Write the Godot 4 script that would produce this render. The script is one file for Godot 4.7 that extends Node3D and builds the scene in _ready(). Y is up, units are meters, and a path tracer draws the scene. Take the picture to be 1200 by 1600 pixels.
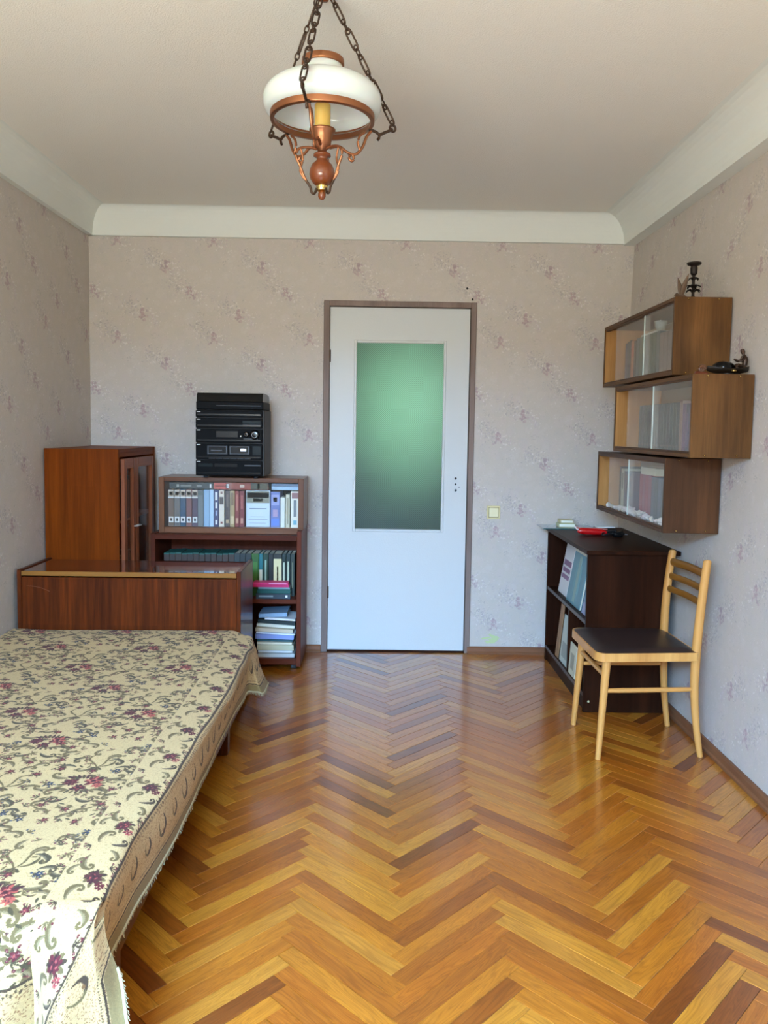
extends Node3D
# A bedroom with a herringbone floor, seen from its window towards the door.

var M := {}
var X := Transform3D.IDENTITY          # world -> the thing being built
var used := {}
var rng := RandomNumberGenerator.new()
var uv_shift := Vector2.ZERO

# ------------------------------------------------------------------ helpers
func c8(r: float, g: float, b: float) -> Color:
	return Color(r / 255.0, g / 255.0, b / 255.0)

func numbered(called: String) -> String:
	var n: int = used.get(called, 0)
	used[called] = n + 1
	return called if n == 0 else "%s_%03d" % [called, n]

func tag(o: Node, label: String, category: String, group := "") -> Node:
	o.set_meta("label", label)
	o.set_meta("category", category)
	if group != "":
		o.set_meta("group", group)
	return o

func thing(called: String, label: String, category: String, at := Vector3.ZERO, group := "") -> Node3D:
	var o := Node3D.new()
	o.name = numbered(called)
	add_child(o)
	o.position = at
	tag(o, label, category, group)
	X = Transform3D(Basis.IDENTITY, -at)
	return o

func begin() -> SurfaceTool:
	var st := SurfaceTool.new()
	st.begin(Mesh.PRIMITIVE_TRIANGLES)
	return st

func part(st: SurfaceTool, called: String, m: Material, parent: Node = null) -> MeshInstance3D:
	var o := MeshInstance3D.new()
	o.name = called if parent else numbered(called)
	o.mesh = st.commit()
	o.material_override = m
	(parent if parent else self).add_child(o, true)
	return o

func struct(st: SurfaceTool, called: String, m: Material) -> MeshInstance3D:
	var o := part(st, called, m)
	o.set_meta("kind", "structure")
	return o

func tri(st: SurfaceTool, p: Array, n: Array, t: Array) -> void:
	var f: Vector3 = (p[1] - p[0]).cross(p[2] - p[0])
	var order := [0, 1, 2] if f.dot(n[0] + n[1] + n[2]) < 0.0 else [0, 2, 1]
	for k in order:
		st.set_normal((X.basis * n[k]).normalized())
		st.set_uv(t[k] + uv_shift)
		st.add_vertex(X * p[k])

func quad(st: SurfaceTool, a: Vector3, b: Vector3, c: Vector3, d: Vector3, n: Vector3, ta := Vector2.ZERO, tb := Vector2(1, 0), tc := Vector2(1, 1), td := Vector2(0, 1)) -> void:
	tri(st, [a, b, c], [n, n, n], [ta, tb, tc])
	tri(st, [a, c, d], [n, n, n], [ta, tc, td])

func uv_of(p: Vector3, n: Vector3, grain: int) -> Vector2:
	var an := n.abs()
	var d := 0 if an.x >= an.y and an.x >= an.z else (1 if an.y >= an.z else 2)
	var a := 1 if d == 0 else 0
	var b := 1 if d == 2 else 2
	if a == grain:
		return Vector2(p[b], p[a])
	return Vector2(p[a], p[b])

# a box from lo to hi with chamfered edges; grain: the axis the wood grain follows
func box(st: SurfaceTool, lo: Vector3, hi: Vector3, r := 0.002, grain := 1, xf := Transform3D.IDENTITY) -> void:
	var c := (lo + hi) / 2
	var h := ((hi - lo) / 2).abs()
	r = minf(r, minf(h.x, minf(h.y, h.z)) * 0.9)
	var poly := func(pts: Array, n: Vector3):
		var q := []
		var t := []
		for p in pts:
			q.append(xf * (c + p))
			t.append(uv_of(c + p, n, grain))
		var w: Vector3 = xf.basis * n
		for k in range(1, q.size() - 1):
			tri(st, [q[0], q[k], q[k + 1]], [w, w, w], [t[0], t[k], t[k + 1]])
	for d in 3:
		var a := (d + 1) % 3
		var b := (d + 2) % 3
		for s in [-1.0, 1.0]:
			var pts := []
			for k in [[-1, -1], [1, -1], [1, 1], [-1, 1]]:
				var p := Vector3.ZERO
				p[d] = s * h[d]
				p[a] = k[0] * (h[a] - r)
				p[b] = k[1] * (h[b] - r)
				pts.append(p)
			var n := Vector3.ZERO
			n[d] = s
			poly.call(pts, n)
			if r > 0.0:
				for s2 in [-1.0, 1.0]:      # the chamfer between faces d and a
					var e := []
					for k in [[0, -1], [0, 1], [1, 1], [1, -1]]:
						var p := Vector3.ZERO
						p[d] = s * (h[d] - (r if k[0] == 1 else 0.0))
						p[a] = s2 * (h[a] - (0.0 if k[0] == 1 else r))
						p[b] = k[1] * (h[b] - r)
						e.append(p)
					var m := Vector3.ZERO
					m[d] = s
					m[a] = s2
					poly.call(e, m.normalized())
	if r > 0.0:
		for sx in [-1.0, 1.0]:
			for sy in [-1.0, 1.0]:
				for sz in [-1.0, 1.0]:
					var s := Vector3(sx, sy, sz)
					poly.call([Vector3(h.x, h.y - r, h.z - r) * s, Vector3(h.x - r, h.y, h.z - r) * s, Vector3(h.x - r, h.y - r, h.z) * s], s.normalized())

func boxed(called: String, m: Material, parent: Node, lo: Vector3, hi: Vector3, r := 0.002, grain := 1, xf := Transform3D.IDENTITY) -> MeshInstance3D:
	var st := begin()
	uv_shift = Vector2(rng.randf(), rng.randf())
	box(st, lo, hi, r, grain, xf)
	uv_shift = Vector2.ZERO
	return part(st, called, m, parent)

# surface of revolution about xf's y axis; prof: (radius, height) points
func lathe(st: SurfaceTool, prof: Array, segs := 24, xf := Transform3D.IDENTITY) -> void:
	var nrm := []
	for i in prof.size():
		var d: Vector2 = prof[mini(i + 1, prof.size() - 1)] - prof[maxi(i - 1, 0)]
		nrm.append(Vector2(d.y, -d.x).normalized())
	for i in prof.size() - 1:
		for k in segs:
			var p := []
			var n := []
			var t := []
			for e in [[i, k], [i, k + 1], [i + 1, k + 1], [i + 1, k]]:
				var a: float = TAU * e[1] / segs
				var q: Vector2 = prof[e[0]]
				var w: Vector2 = nrm[e[0]]
				p.append(xf * Vector3(q.x * cos(a), q.y, q.x * sin(a)))
				n.append((xf.basis * Vector3(w.x * cos(a), w.y, w.x * sin(a))).normalized())
				t.append(Vector2(e[1] / float(segs), q.y))
			if prof[i].x > 0.0:
				tri(st, [p[0], p[1], p[2]], [n[0], n[1], n[2]], [t[0], t[1], t[2]])
			if prof[i + 1].x > 0.0:
				tri(st, [p[0], p[2], p[3]], [n[0], n[2], n[3]], [t[0], t[2], t[3]])

# a tube along pts; radii: one number or one per point; flat: squash across the second axis
func tube(st: SurfaceTool, pts: Array, radii, segs := 10, closed := false, flat := 1.0, up := Vector3.UP) -> void:
	var rings := []
	var norms := []
	var count := pts.size()
	for i in count:
		var a: Vector3 = pts[(i - 1 + count) % count] if closed else pts[maxi(i - 1, 0)]
		var b: Vector3 = pts[(i + 1) % count] if closed else pts[mini(i + 1, count - 1)]
		var d := (b - a).normalized()
		var side := d.cross(up if absf(d.dot(up)) < 0.98 else Vector3.RIGHT).normalized()
		var top := side.cross(d).normalized()
		var r: float = radii[i] if radii is Array else radii
		var ring := []
		var nr := []
		for k in segs:
			var t := TAU * k / segs
			ring.append(pts[i] + side * cos(t) * r + top * sin(t) * r * flat)
			nr.append((side * cos(t) * flat + top * sin(t)).normalized())
		rings.append(ring)
		norms.append(nr)
	for i in (count if closed else count - 1):
		var j := (i + 1) % count
		for k in segs:
			var l := (k + 1) % segs
			var ta := Vector2(k / float(segs) * 0.1, (pts[i] as Vector3).length())
			var tb := Vector2((k + 1) / float(segs) * 0.1, (pts[j] as Vector3).length())
			tri(st, [rings[i][k], rings[i][l], rings[j][l]], [norms[i][k], norms[i][l], norms[j][l]], [ta, Vector2(tb.x, ta.y), tb])
			tri(st, [rings[i][k], rings[j][l], rings[j][k]], [norms[i][k], norms[j][l], norms[j][k]], [ta, tb, Vector2(ta.x, tb.y)])
	if not closed:
		for e in [0, count - 1]:
			var o: Vector3 = pts[1 if e == 0 else count - 2]
			var n: Vector3 = (pts[e] - o).normalized()
			for k in range(1, segs - 1):
				tri(st, [rings[e][0], rings[e][k], rings[e][k + 1]], [n, n, n], [Vector2.ZERO, Vector2(0.01, 0), Vector2(0, 0.01)])

func ball(st: SurfaceTool, c: Vector3, r: Vector3, segs := 12) -> void:
	var prof := []
	for i in segs / 2 + 1:
		var a := -PI / 2 + PI * i / (segs / 2)
		prof.append(Vector2(maxf(cos(a), 0.0) if i > 0 and i < segs / 2 else 0.0, sin(a)))
	lathe(st, prof, segs, Transform3D(Basis.from_scale(r), c))

# a polygon in the plane (a, b) of xf, pushed out along its third axis
func prism(st: SurfaceTool, poly: PackedVector2Array, depth: float, xf := Transform3D.IDENTITY) -> void:
	var ids := Geometry2D.triangulate_polygon(poly)
	for z in [0.0, depth]:
		var n := xf.basis * Vector3(0, 0, -1 if z == 0.0 else 1)
		for k in range(0, ids.size(), 3):
			var p := []
			var t := []
			for e in 3:
				var q := poly[ids[k + e]]
				p.append(xf * Vector3(q.x, q.y, z))
				t.append(q)
			tri(st, p, [n, n, n], t)
	var area := 0.0
	for i in poly.size():
		area += poly[i].cross(poly[(i + 1) % poly.size()])
	var turn := 1.0 if area < 0.0 else -1.0
	for i in poly.size():
		var a := poly[i]
		var b := poly[(i + 1) % poly.size()]
		var d := (b - a).normalized()
		var n := xf.basis * (Vector3(-d.y, d.x, 0) * turn)
		quad(st, xf * Vector3(a.x, a.y, 0), xf * Vector3(b.x, b.y, 0), xf * Vector3(b.x, b.y, depth), xf * Vector3(a.x, a.y, depth), n, a, b, b + Vector2(0, depth), a + Vector2(0, depth))

# a smooth sheet through a grid of points
func sheet(st: SurfaceTool, P: Array, T: Array) -> void:
	var h := P.size()
	var w: int = P[0].size()
	var N := []
	for i in h:
		var row := []
		for j in w:
			var du: Vector3 = P[i][mini(j + 1, w - 1)] - P[i][maxi(j - 1, 0)]
			if du.length_squared() < 1e-12 and i + 1 < h:
				du = P[i + 1][mini(j + 1, w - 1)] - P[i + 1][maxi(j - 1, 0)]
			var dv: Vector3 = P[mini(i + 1, h - 1)][j] - P[maxi(i - 1, 0)][j]
			var cr := du.cross(dv)
			row.append(cr.normalized() if cr.length_squared() > 1e-16 else Vector3.UP)
		N.append(row)
	for i in h - 1:
		for j in w - 1:
			tri(st, [P[i][j], P[i][j + 1], P[i + 1][j + 1]], [N[i][j], N[i][j + 1], N[i + 1][j + 1]], [T[i][j], T[i][j + 1], T[i + 1][j + 1]])
			tri(st, [P[i][j], P[i + 1][j + 1], P[i + 1][j]], [N[i][j], N[i + 1][j + 1], N[i + 1][j]], [T[i][j], T[i + 1][j + 1], T[i + 1][j]])

func curve(pts: Array, n := 16) -> Array:
	var c := Curve3D.new()
	c.bake_interval = 0.004
	for i in pts.size():
		var t: Vector3 = (pts[mini(i + 1, pts.size() - 1)] - pts[maxi(i - 1, 0)]) / 6.0
		c.add_point(pts[i], -t, t)
	var out := []
	for i in n + 1:
		out.append(c.sample_baked(c.get_baked_length() * i / n, true))
	return out

# ------------------------------------------------------------------ textures
func noise(seed_: int, freq: float, octaves := 3) -> FastNoiseLite:
	var n := FastNoiseLite.new()
	n.seed = seed_
	n.noise_type = FastNoiseLite.TYPE_SIMPLEX_SMOOTH
	n.frequency = freq
	n.fractal_octaves = octaves
	return n

func stretched(seed_: int, freq: float, w: int, h: int, tw: int, th: int, octaves := 3) -> PackedByteArray:
	var im := noise(seed_, freq, octaves).get_seamless_image(w, h)
	im.convert(Image.FORMAT_L8)
	im.resize(tw, th, Image.INTERPOLATE_CUBIC)
	return im.get_data()

func from_bytes(w: int, h: int, d: PackedByteArray) -> ImageTexture:
	return ImageTexture.create_from_image(Image.create_from_data(w, h, false, Image.FORMAT_RGB8, d))

# straight-grained veneer, 0.5 m across by 1 m along
func veneer(seed_: int, dark: Color, light: Color, band := 0.45) -> ImageTexture:
	var s := 512
	var a := stretched(seed_, 0.06, 256, 24, s, s, 4)
	var b := stretched(seed_ + 7, 0.06, 48, 10, s, s, 2)
	var f := stretched(seed_ + 13, 0.2, 512, 48, s, s, 2)
	var out := PackedByteArray()
	out.resize(s * s * 3)
	for i in s * s:
		var v := clampf((a[i] / 255.0) * (0.8 - band) + (b[i] / 255.0) * band + (f[i] / 255.0) * 0.2, 0.0, 1.0)
		v = clampf((v - 0.5) * 1.5 + 0.5, 0.0, 1.0)
		out[i * 3] = int(255 * lerpf(dark.r, light.r, v))
		out[i * 3 + 1] = int(255 * lerpf(dark.g, light.g, v))
		out[i * 3 + 2] = int(255 * lerpf(dark.b, light.b, v))
	return from_bytes(s, s, out)

# twelve strips of oak side by side, each 5 cm by 40 cm
func plank_wood() -> ImageTexture:
	var w := 960
	var h := 768
	var n1 := noise(5, 1.0, 2)
	var n2 := noise(9, 1.0, 3)
	var out := PackedByteArray()
	out.resize(w * h * 3)
	for x in w:
		var strip := x / 80
		var u := (x % 80) / 80.0
		var lean := sin(strip * 2.3) * 0.35
		var curl := 0.5 + 0.5 * sin(strip * 5.1 + 1.0)
		for y in h:
			var v := y / float(h)
			var q := u + lean * v
			var big := n1.get_noise_2d(q * 1.6 + strip * 17.0, v * 1.3)
			var ring := 0.5 + 0.5 * sin((q * 5.0 + big * (2.0 + 6.0 * curl)) * 3.0)
			var fine := n2.get_noise_2d(q * 26.0 + strip * 31.0, v * 3.5)
			var g := clampf(0.92 - 0.10 * ring * ring + 0.10 * fine + 0.07 * big, 0.0, 1.0)
			var i := (y * w + x) * 3
			out[i] = int(255 * clampf(g + 0.02, 0, 1))
			out[i + 1] = int(255 * clampf(g * g * 0.25 + g * 0.75, 0, 1))
			out[i + 2] = int(255 * clampf(g * g * 0.6 + g * 0.36, 0, 1))
	return from_bytes(w, h, out)

class Canvas:
	var im: Image
	var w: int
	var h: int
	var s: float                      # pixels per metre
	func _init(w_: int, h_: int, s_: float, c: Color):
		w = w_
		h = h_
		s = s_
		im = Image.create_empty(w, h, false, Image.FORMAT_RGB8)
		im.fill(c)
	func dab(p: Vector2, r: float, c: Color, a := 1.0, sq := 1.0, ang := 0.0) -> void:
		var q := p * s
		var R := maxf(r * s, 0.7)
		var ca := cos(ang)
		var sa := sin(ang)
		for y in range(int(floor(q.y - R)), int(ceil(q.y + R)) + 1):
			for x in range(int(floor(q.x - R)), int(ceil(q.x + R)) + 1):
				var d := Vector2(x - q.x, y - q.y)
				var e := Vector2(d.x * ca + d.y * sa, (-d.x * sa + d.y * ca) / sq)
				var k := clampf(R - e.length() + 0.5, 0.0, 1.0) * a
				if k > 0.0:
					var xx := posmod(x, w)
					var yy := posmod(y, h)
					im.set_pixel(xx, yy, im.get_pixel(xx, yy).lerp(c, k))
	func stroke(p: Array, w0: float, w1: float, c: Color, a := 1.0) -> void:
		var len_: float = (p[0] as Vector2).distance_to(p[1]) + (p[1] as Vector2).distance_to(p[2]) + (p[2] as Vector2).distance_to(p[3])
		var n := maxi(4, int(len_ * s / 2.0))
		for i in n + 1:
			var t := i / float(n)
			var q: Vector2 = (p[0] as Vector2).bezier_interpolate(p[1], p[2], p[3], t)
			dab(q, lerpf(w0, w1, t) * (0.35 + 0.65 * sin(PI * clampf(t * 0.86 + 0.1, 0, 1))), c, a)
	# a C-scroll of the tapestry: body, curl and a bead at its end
	func scroll(o: Vector2, ang: float, k: float, flip: float, c: Color) -> void:
		var f := func(x: float, y: float) -> Vector2:
			return o + Vector2(x, y * flip).rotated(ang) * k
		stroke([f.call(-1, 0.2), f.call(-0.5, -0.7), f.call(0.6, -0.8), f.call(0.9, -0.1)], 0.008 * k / 0.05, 0.014 * k / 0.05, c)
		stroke([f.call(0.9, -0.1), f.call(0.95, 0.35), f.call(0.35, 0.45), f.call(0.35, 0.08)], 0.008 * k / 0.05, 0.004 * k / 0.05, c)
		dab(f.call(0.42, 0.08), 0.009 * k / 0.05, c)
		stroke([f.call(-1, 0.2), f.call(-0.4, -0.3), f.call(0.2, -0.4), f.call(0.55, -0.25)], 0.002, 0.003, c.lightened(0.25))
	func leaf(o: Vector2, ang: float, l: float, c: Color) -> void:
		dab(o + Vector2(l, 0).rotated(ang), l, c, 1.0, 0.38, ang)
	func flower(o: Vector2, r: float, outer: Color, inner: Color, core: Color, petals := 6, turn := 0.0) -> void:
		for i in petals:
			var a := TAU * i / petals + turn
			dab(o + Vector2(r * 0.62, 0).rotated(a), r * 0.5, outer, 1.0, 0.75, a)
		for i in petals:
			var a := TAU * (i + 0.3) / petals + turn
			dab(o + Vector2(r * 0.42, 0).rotated(a), r * 0.2, inner, 1.0, 0.7, a)
		dab(o, r * 0.24, core)
	func texture() -> ImageTexture:
		return ImageTexture.create_from_image(im)

func speckle(cv: Canvas, seed_: int, amount: float) -> void:
	var f := stretched(seed_, 0.25, cv.w, cv.h, cv.w, cv.h, 2)
	var d := cv.im.get_data()
	for i in cv.w * cv.h:
		var k := 1.0 + (f[i] / 255.0 - 0.5) * amount
		d[i * 3] = clampi(int(d[i * 3] * k), 0, 255)
		d[i * 3 + 1] = clampi(int(d[i * 3 + 1] * k), 0, 255)
		d[i * 3 + 2] = clampi(int(d[i * 3 + 2] * k), 0, 255)
	cv.im = Image.create_from_data(cv.w, cv.h, false, Image.FORMAT_RGB8, d)

# wallpaper repeat of 55 cm: colour and the height of its embossed sprigs
func wallpaper() -> Array:
	var base := c8(198, 188, 176)
	var cv := Canvas.new(1024, 1024, 1024 / 0.55, base)
	var hv := Canvas.new(1024, 1024, 1024 / 0.55, Color(0.35, 0.35, 0.35))
	var r := RandomNumberGenerator.new()
	r.seed = 11
	for i in 260:                       # soft washes of the printed ground
		var p := Vector2(r.randf(), r.randf()) * 0.55
		var c: Color = [c8(192, 185, 178), c8(208, 200, 193), c8(200, 192, 176), c8(204, 190, 186)][r.randi() % 4]
		cv.dab(p, r.randf_range(0.012, 0.035), c, 0.22, r.randf_range(0.5, 1.0), r.randf() * PI)
	for i in 900:                       # little embossed flecks
		var p := Vector2(r.randf(), r.randf()) * 0.55
		var l := r.randf_range(0.0015, 0.005)
		var a := r.randf() * PI
		hv.dab(p, l, Color(1, 1, 1).darkened(r.randf() * 0.6), 0.6, 0.45, a)
		cv.dab(p, l, [c8(188, 178, 172), c8(224, 217, 212), c8(184, 178, 170)][r.randi() % 3], 0.4, 0.45, a)
	var spots := [[0.013, 0.116], [0.149, 0.375], [0.298, 0.245], [0.427, 0.524]]
	for sp in spots:
		var o := Vector2(sp[0], sp[1])
		for i in 30:                    # mauve blossoms hanging in a short plume
			var t := r.randf()
			var p := o + Vector2(r.randfn(0, 0.012) * (0.5 + t), lerpf(-0.034, 0.034, t))
			var rr := r.randf_range(0.004, 0.010)
			cv.dab(p, rr, [c8(172, 146, 146), c8(186, 158, 158), c8(164, 142, 146)][r.randi() % 3], 0.52, 0.7, r.randf() * PI)
			hv.dab(p, rr, Color(0.9, 0.9, 0.9), 0.5)
		for i in 130:                   # grey-green leaves trailing up and to the left
			var t := r.randf()
			var p := o + Vector2(-0.02 - 0.085 * t + r.randfn(0, 0.026), -0.012 - 0.05 * t + r.randfn(0, 0.028))
			var a := r.randf() * PI
			var l := r.randf_range(0.003, 0.0075)
			cv.dab(p, l, [c8(160, 155, 150), c8(178, 172, 168), c8(176, 164, 168), c8(230, 224, 220)][r.randi() % 4], 0.45, 0.4, a)
			hv.dab(p, l, Color(1, 1, 1), 0.7, 0.4, a)
		for i in 60:                    # a paler spray to the right
			var t := r.randf()
			var p := o + Vector2(0.02 + 0.06 * t + r.randfn(0, 0.018), -0.02 + 0.06 * t + r.randfn(0, 0.02))
			cv.dab(p, r.randf_range(0.003, 0.007), [c8(186, 178, 174), c8(194, 176, 178), c8(232, 226, 222)][r.randi() % 3], 0.45, 0.5, r.randf() * PI)
			hv.dab(p, 0.004, Color(1, 1, 1), 0.6, 0.4, r.randf() * PI)
		var g := o + Vector2(0.06, 0.12)
		for i in 14:
			cv.dab(g + Vector2(r.randfn(0, 0.012), r.randfn(0, 0.008)), r.randf_range(0.003, 0.006), c8(170, 164, 154), 0.4, 0.45, r.randf() * PI)
	speckle(cv, 3, 0.17)
	return [cv.texture(), hv.texture()]

# pull every pixel from a little way off, in stitches: the ragged edges of a woven figure
func woven(cv: Canvas, seed_: int, reach: int) -> void:
	var d := cv.im.get_data()
	var out := d.duplicate()
	var r := RandomNumberGenerator.new()
	r.seed = seed_
	var w := cv.w
	var h := cv.h
	for y in range(0, h, 2):
		for x in range(0, w, 3):
			var k := r.randi()
			var sx := posmod(x + (k % (2 * reach + 1)) - reach, w)
			var sy := posmod(y + ((k >> 8) % (2 * reach + 1)) - reach, h)
			var s := (sy * w + sx) * 3
			var shade := 1.0 + (((k >> 16) & 255) / 255.0 - 0.5) * 0.16
			var c0 := mini(int(d[s] * shade), 255)
			var c1 := mini(int(d[s + 1] * shade), 255)
			var c2 := mini(int(d[s + 2] * shade), 255)
			for yy in range(y, mini(y + 2, h)):
				for xx in range(x, mini(x + 3, w)):
					var o := (yy * w + xx) * 3
					out[o] = c0
					out[o + 1] = c1
					out[o + 2] = c2
	cv.im = Image.create_from_data(w, h, false, Image.FORMAT_RGB8, out)

# a sprig: thin stems with leaves and two or three little blossoms
func sprig(cv: Canvas, o: Vector2, ang: float, k: float, leaf_c: Color, bloom: Color, r: RandomNumberGenerator) -> void:
	for i in 5:
		var a := ang + (i - 2) * 0.55 + r.randfn(0, 0.1)
		var l := k * r.randf_range(0.7, 1.1)
		var tip := o + Vector2(l, 0).rotated(a)
		cv.stroke([o, o + Vector2(l * 0.4, l * 0.12).rotated(a), o + Vector2(l * 0.8, -l * 0.1).rotated(a), tip], 0.0016, 0.0014, leaf_c)
		if i % 2 == 0:
			cv.dab(tip, k * 0.20, bloom, 1.0, 0.8, a)
			cv.dab(tip, k * 0.08, bloom.lightened(0.45))
		else:
			cv.leaf(tip - Vector2(l * 0.25, 0).rotated(a), a, k * 0.17, leaf_c)

# a heavy blossom of uneven petals
func bloom(cv: Canvas, o: Vector2, rad: float, c0: Color, c1: Color, c2: Color, r: RandomNumberGenerator) -> void:
	cv.dab(o, rad * 0.62, c0)
	for i in 11:
		var a := TAU * i / 11 + r.randfn(0, 0.15)
		cv.dab(o + Vector2(rad * r.randf_range(0.5, 0.75), 0).rotated(a), rad * r.randf_range(0.25, 0.4), c0 if i % 3 else c1, 1.0, 0.55, a)
	for i in 6:
		var a := TAU * i / 6 + r.randfn(0, 0.2)
		cv.dab(o + Vector2(rad * 0.36, 0).rotated(a), rad * 0.18, c2 if i % 2 else c1, 1.0, 0.5, a + 1.0)
	cv.dab(o, rad * 0.16, c0.darkened(0.3))

func tapestry_field() -> ImageTexture:
	var cream := c8(226, 214, 172)
	var olive := c8(122, 112, 76)
	var dolive := c8(84, 78, 54)
	var burg := c8(104, 32, 44)
	var plum := c8(76, 36, 42)
	var pink := c8(200, 104, 98)
	var blue := c8(40, 56, 96)
	var cv := Canvas.new(936, 1200, 2400, cream)
	var r := RandomNumberGenerator.new()
	r.seed = 4
	for i in 3600:
		cv.dab(Vector2(r.randf() * 0.39, r.randf() * 0.5), 0.0014, c8(178, 160, 116), 0.8, 0.45, 0.6 + r.randfn(0, 0.3))
	for col in 2:
		var o := Vector2(0.10 + 0.195 * col, 0.25 if col == 0 else 0.0)
		var vt := o + Vector2(0.0, -0.235 if col == 0 else -0.118)
		# the pair of tendrils
		cv.stroke([vt + Vector2(0.0, 0.03), vt + Vector2(-0.005, 0.0), vt + Vector2(-0.06, -0.01), vt + Vector2(-0.02, -0.05)], 0.0025, 0.0038, olive)
		cv.stroke([vt + Vector2(0.0, 0.03), vt + Vector2(0.035, 0.0), vt + Vector2(-0.01, -0.035), vt + Vector2(0.055, -0.045)], 0.0025, 0.0038, olive)
		cv.dab(vt + Vector2(0.055, -0.045), 0.0055, olive)
		cv.stroke([vt + Vector2(0.01, 0.025), vt + Vector2(0.03, 0.02), vt + Vector2(0.045, 0.01), vt + Vector2(0.04, -0.012)], 0.003, 0.005, olive)
		for k in 5:
			cv.leaf(vt + Vector2(0, 0.03), PI / 2 + (k - 2) * 0.45, 0.012, olive if k % 2 else dolive)
		# scrolls round the bouquet
		for sgn in [-1.0, 1.0]:
			var flip := func(a: float) -> float:
				return a if sgn > 0 else PI - a
			cv.scroll(o + Vector2(sgn * 0.052, 0.058), flip.call(0.35), 0.030, sgn, olive)
			cv.scroll(o + Vector2(sgn * 0.072, -0.030), flip.call(-0.5), 0.026, -sgn, olive)
			cv.scroll(o + Vector2(sgn * 0.036, 0.098), flip.call(0.1), 0.024, -sgn, dolive)
			cv.scroll(o + Vector2(sgn * 0.070, 0.120), flip.call(0.9), 0.020, sgn, olive)
			cv.scroll(o + Vector2(sgn * 0.045, 0.165), flip.call(-0.4), 0.022, sgn, olive)
			cv.scroll(o + Vector2(sgn * 0.075, -0.085), flip.call(0.2), 0.020, sgn, dolive)
			for k in 6:
				cv.leaf(o + Vector2(sgn * (0.030 + 0.004 * k), -0.012 + 0.010 * k), flip.call(-0.7 + k * 0.3), 0.011, dolive if k % 2 else olive)
			for k in 4:
				cv.leaf(o + Vector2(sgn * 0.060, 0.09 + 0.02 * k), flip.call(0.5 - 0.4 * k), 0.009, olive)
		for k in 9:
			cv.leaf(o + Vector2((k - 4) * 0.008, -0.018), -PI / 2 + (k - 4) * 0.28, 0.012, dolive if k % 2 else plum)
		for k in 7:
			cv.leaf(o + Vector2((k - 3) * 0.010, 0.048), PI / 2 - (k - 3) * 0.3, 0.010, dolive if k % 2 else olive)
		bloom(cv, o + Vector2(-0.034, 0.004), 0.023, burg, plum, burg.lightened(0.2), r)
		bloom(cv, o + Vector2(0.022, -0.006), 0.026, burg, pink, c8(222, 150, 140), r)
		bloom(cv, o + Vector2(-0.004, 0.034), 0.021, plum, burg, pink, r)
		bloom(cv, o + Vector2(0.040, 0.020), 0.015, burg if col == 0 else pink, pink, plum, r)
		# loose scrollwork filling the ground
		for e in [[0.098, 0.000, 0.4, 0.022, 1.0], [0.098, 0.085, 2.5, 0.024, -1.0], [0.100, 0.170, 1.2, 0.020, 1.0], [-0.098, 0.040, 3.6, 0.020, 1.0], [0.0, 0.135, 0.2, 0.020, -1.0], [-0.03, -0.075, 2.8, 0.020, 1.0], [0.045, -0.125, 0.9, 0.024, 1.0], [-0.055, -0.130, 2.2, 0.022, -1.0], [0.02, 0.190, -0.6, 0.022, 1.0], [-0.095, 0.175, 0.3, 0.022, -1.0]]:
			var q := o + Vector2(e[0], e[1])
			cv.scroll(q, e[2], e[3], e[4], olive if int(e[0] * 1000) % 2 == 0 else dolive)
			for k in 4:
				cv.leaf(q + Vector2(0.010, 0).rotated(e[2] + k * 1.4), e[2] + k * 1.1, 0.008, dolive if k % 2 else olive)
		for k in 26:
			sprig(cv, o + Vector2(r.randf_range(-0.10, 0.10), r.randf_range(-0.13, 0.25)), r.randf() * TAU, r.randf_range(0.012, 0.018), dolive if k % 2 else olive, burg if k % 3 else plum, r)
		for e in [[-0.060, 0.275, 0.5, 0.022, 1.0], [0.070, 0.290, 2.6, 0.022, -1.0], [-0.020, 0.320, 1.6, 0.020, -1.0], [0.030, 0.345, -0.4, 0.020, 1.0]]:
			cv.scroll(o + Vector2(e[0], e[1]), e[2], e[3], e[4], olive)
		for k in 12:
			sprig(cv, o + Vector2(r.randf_range(-0.10, 0.10), r.randf_range(0.25, 0.37)), r.randf() * TAU, r.randf_range(0.012, 0.018), dolive if k % 2 else olive, burg if k % 3 else blue, r)
		# sprigs and small flowers scattered between
		for e in [[-0.085, 0.015, 0], [0.085, 0.045, 1], [0.064, -0.070, 0], [-0.060, 0.130, 1], [0.010, 0.150, 1], [-0.088, -0.070, 1], [0.088, 0.125, 1], [-0.020, 0.205, 1], [0.055, 0.215, 1], [-0.080, 0.205, 0], [0.0, -0.065, 1]]:
			var q := o + Vector2(e[0], e[1])
			var c: Color = blue if e[2] == 0 else burg
			sprig(cv, q, r.randf() * TAU, 0.017, dolive, c, r)
			for k in 5:
				cv.leaf(q, TAU * k / 5 + 0.4, 0.0065, dolive)
			cv.flower(q, 0.0085, c, c.lightened(0.25), cream if e[2] == 0 else pink, 5, 0.3)
	woven(cv, 8, 2)
	return cv.texture()

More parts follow.
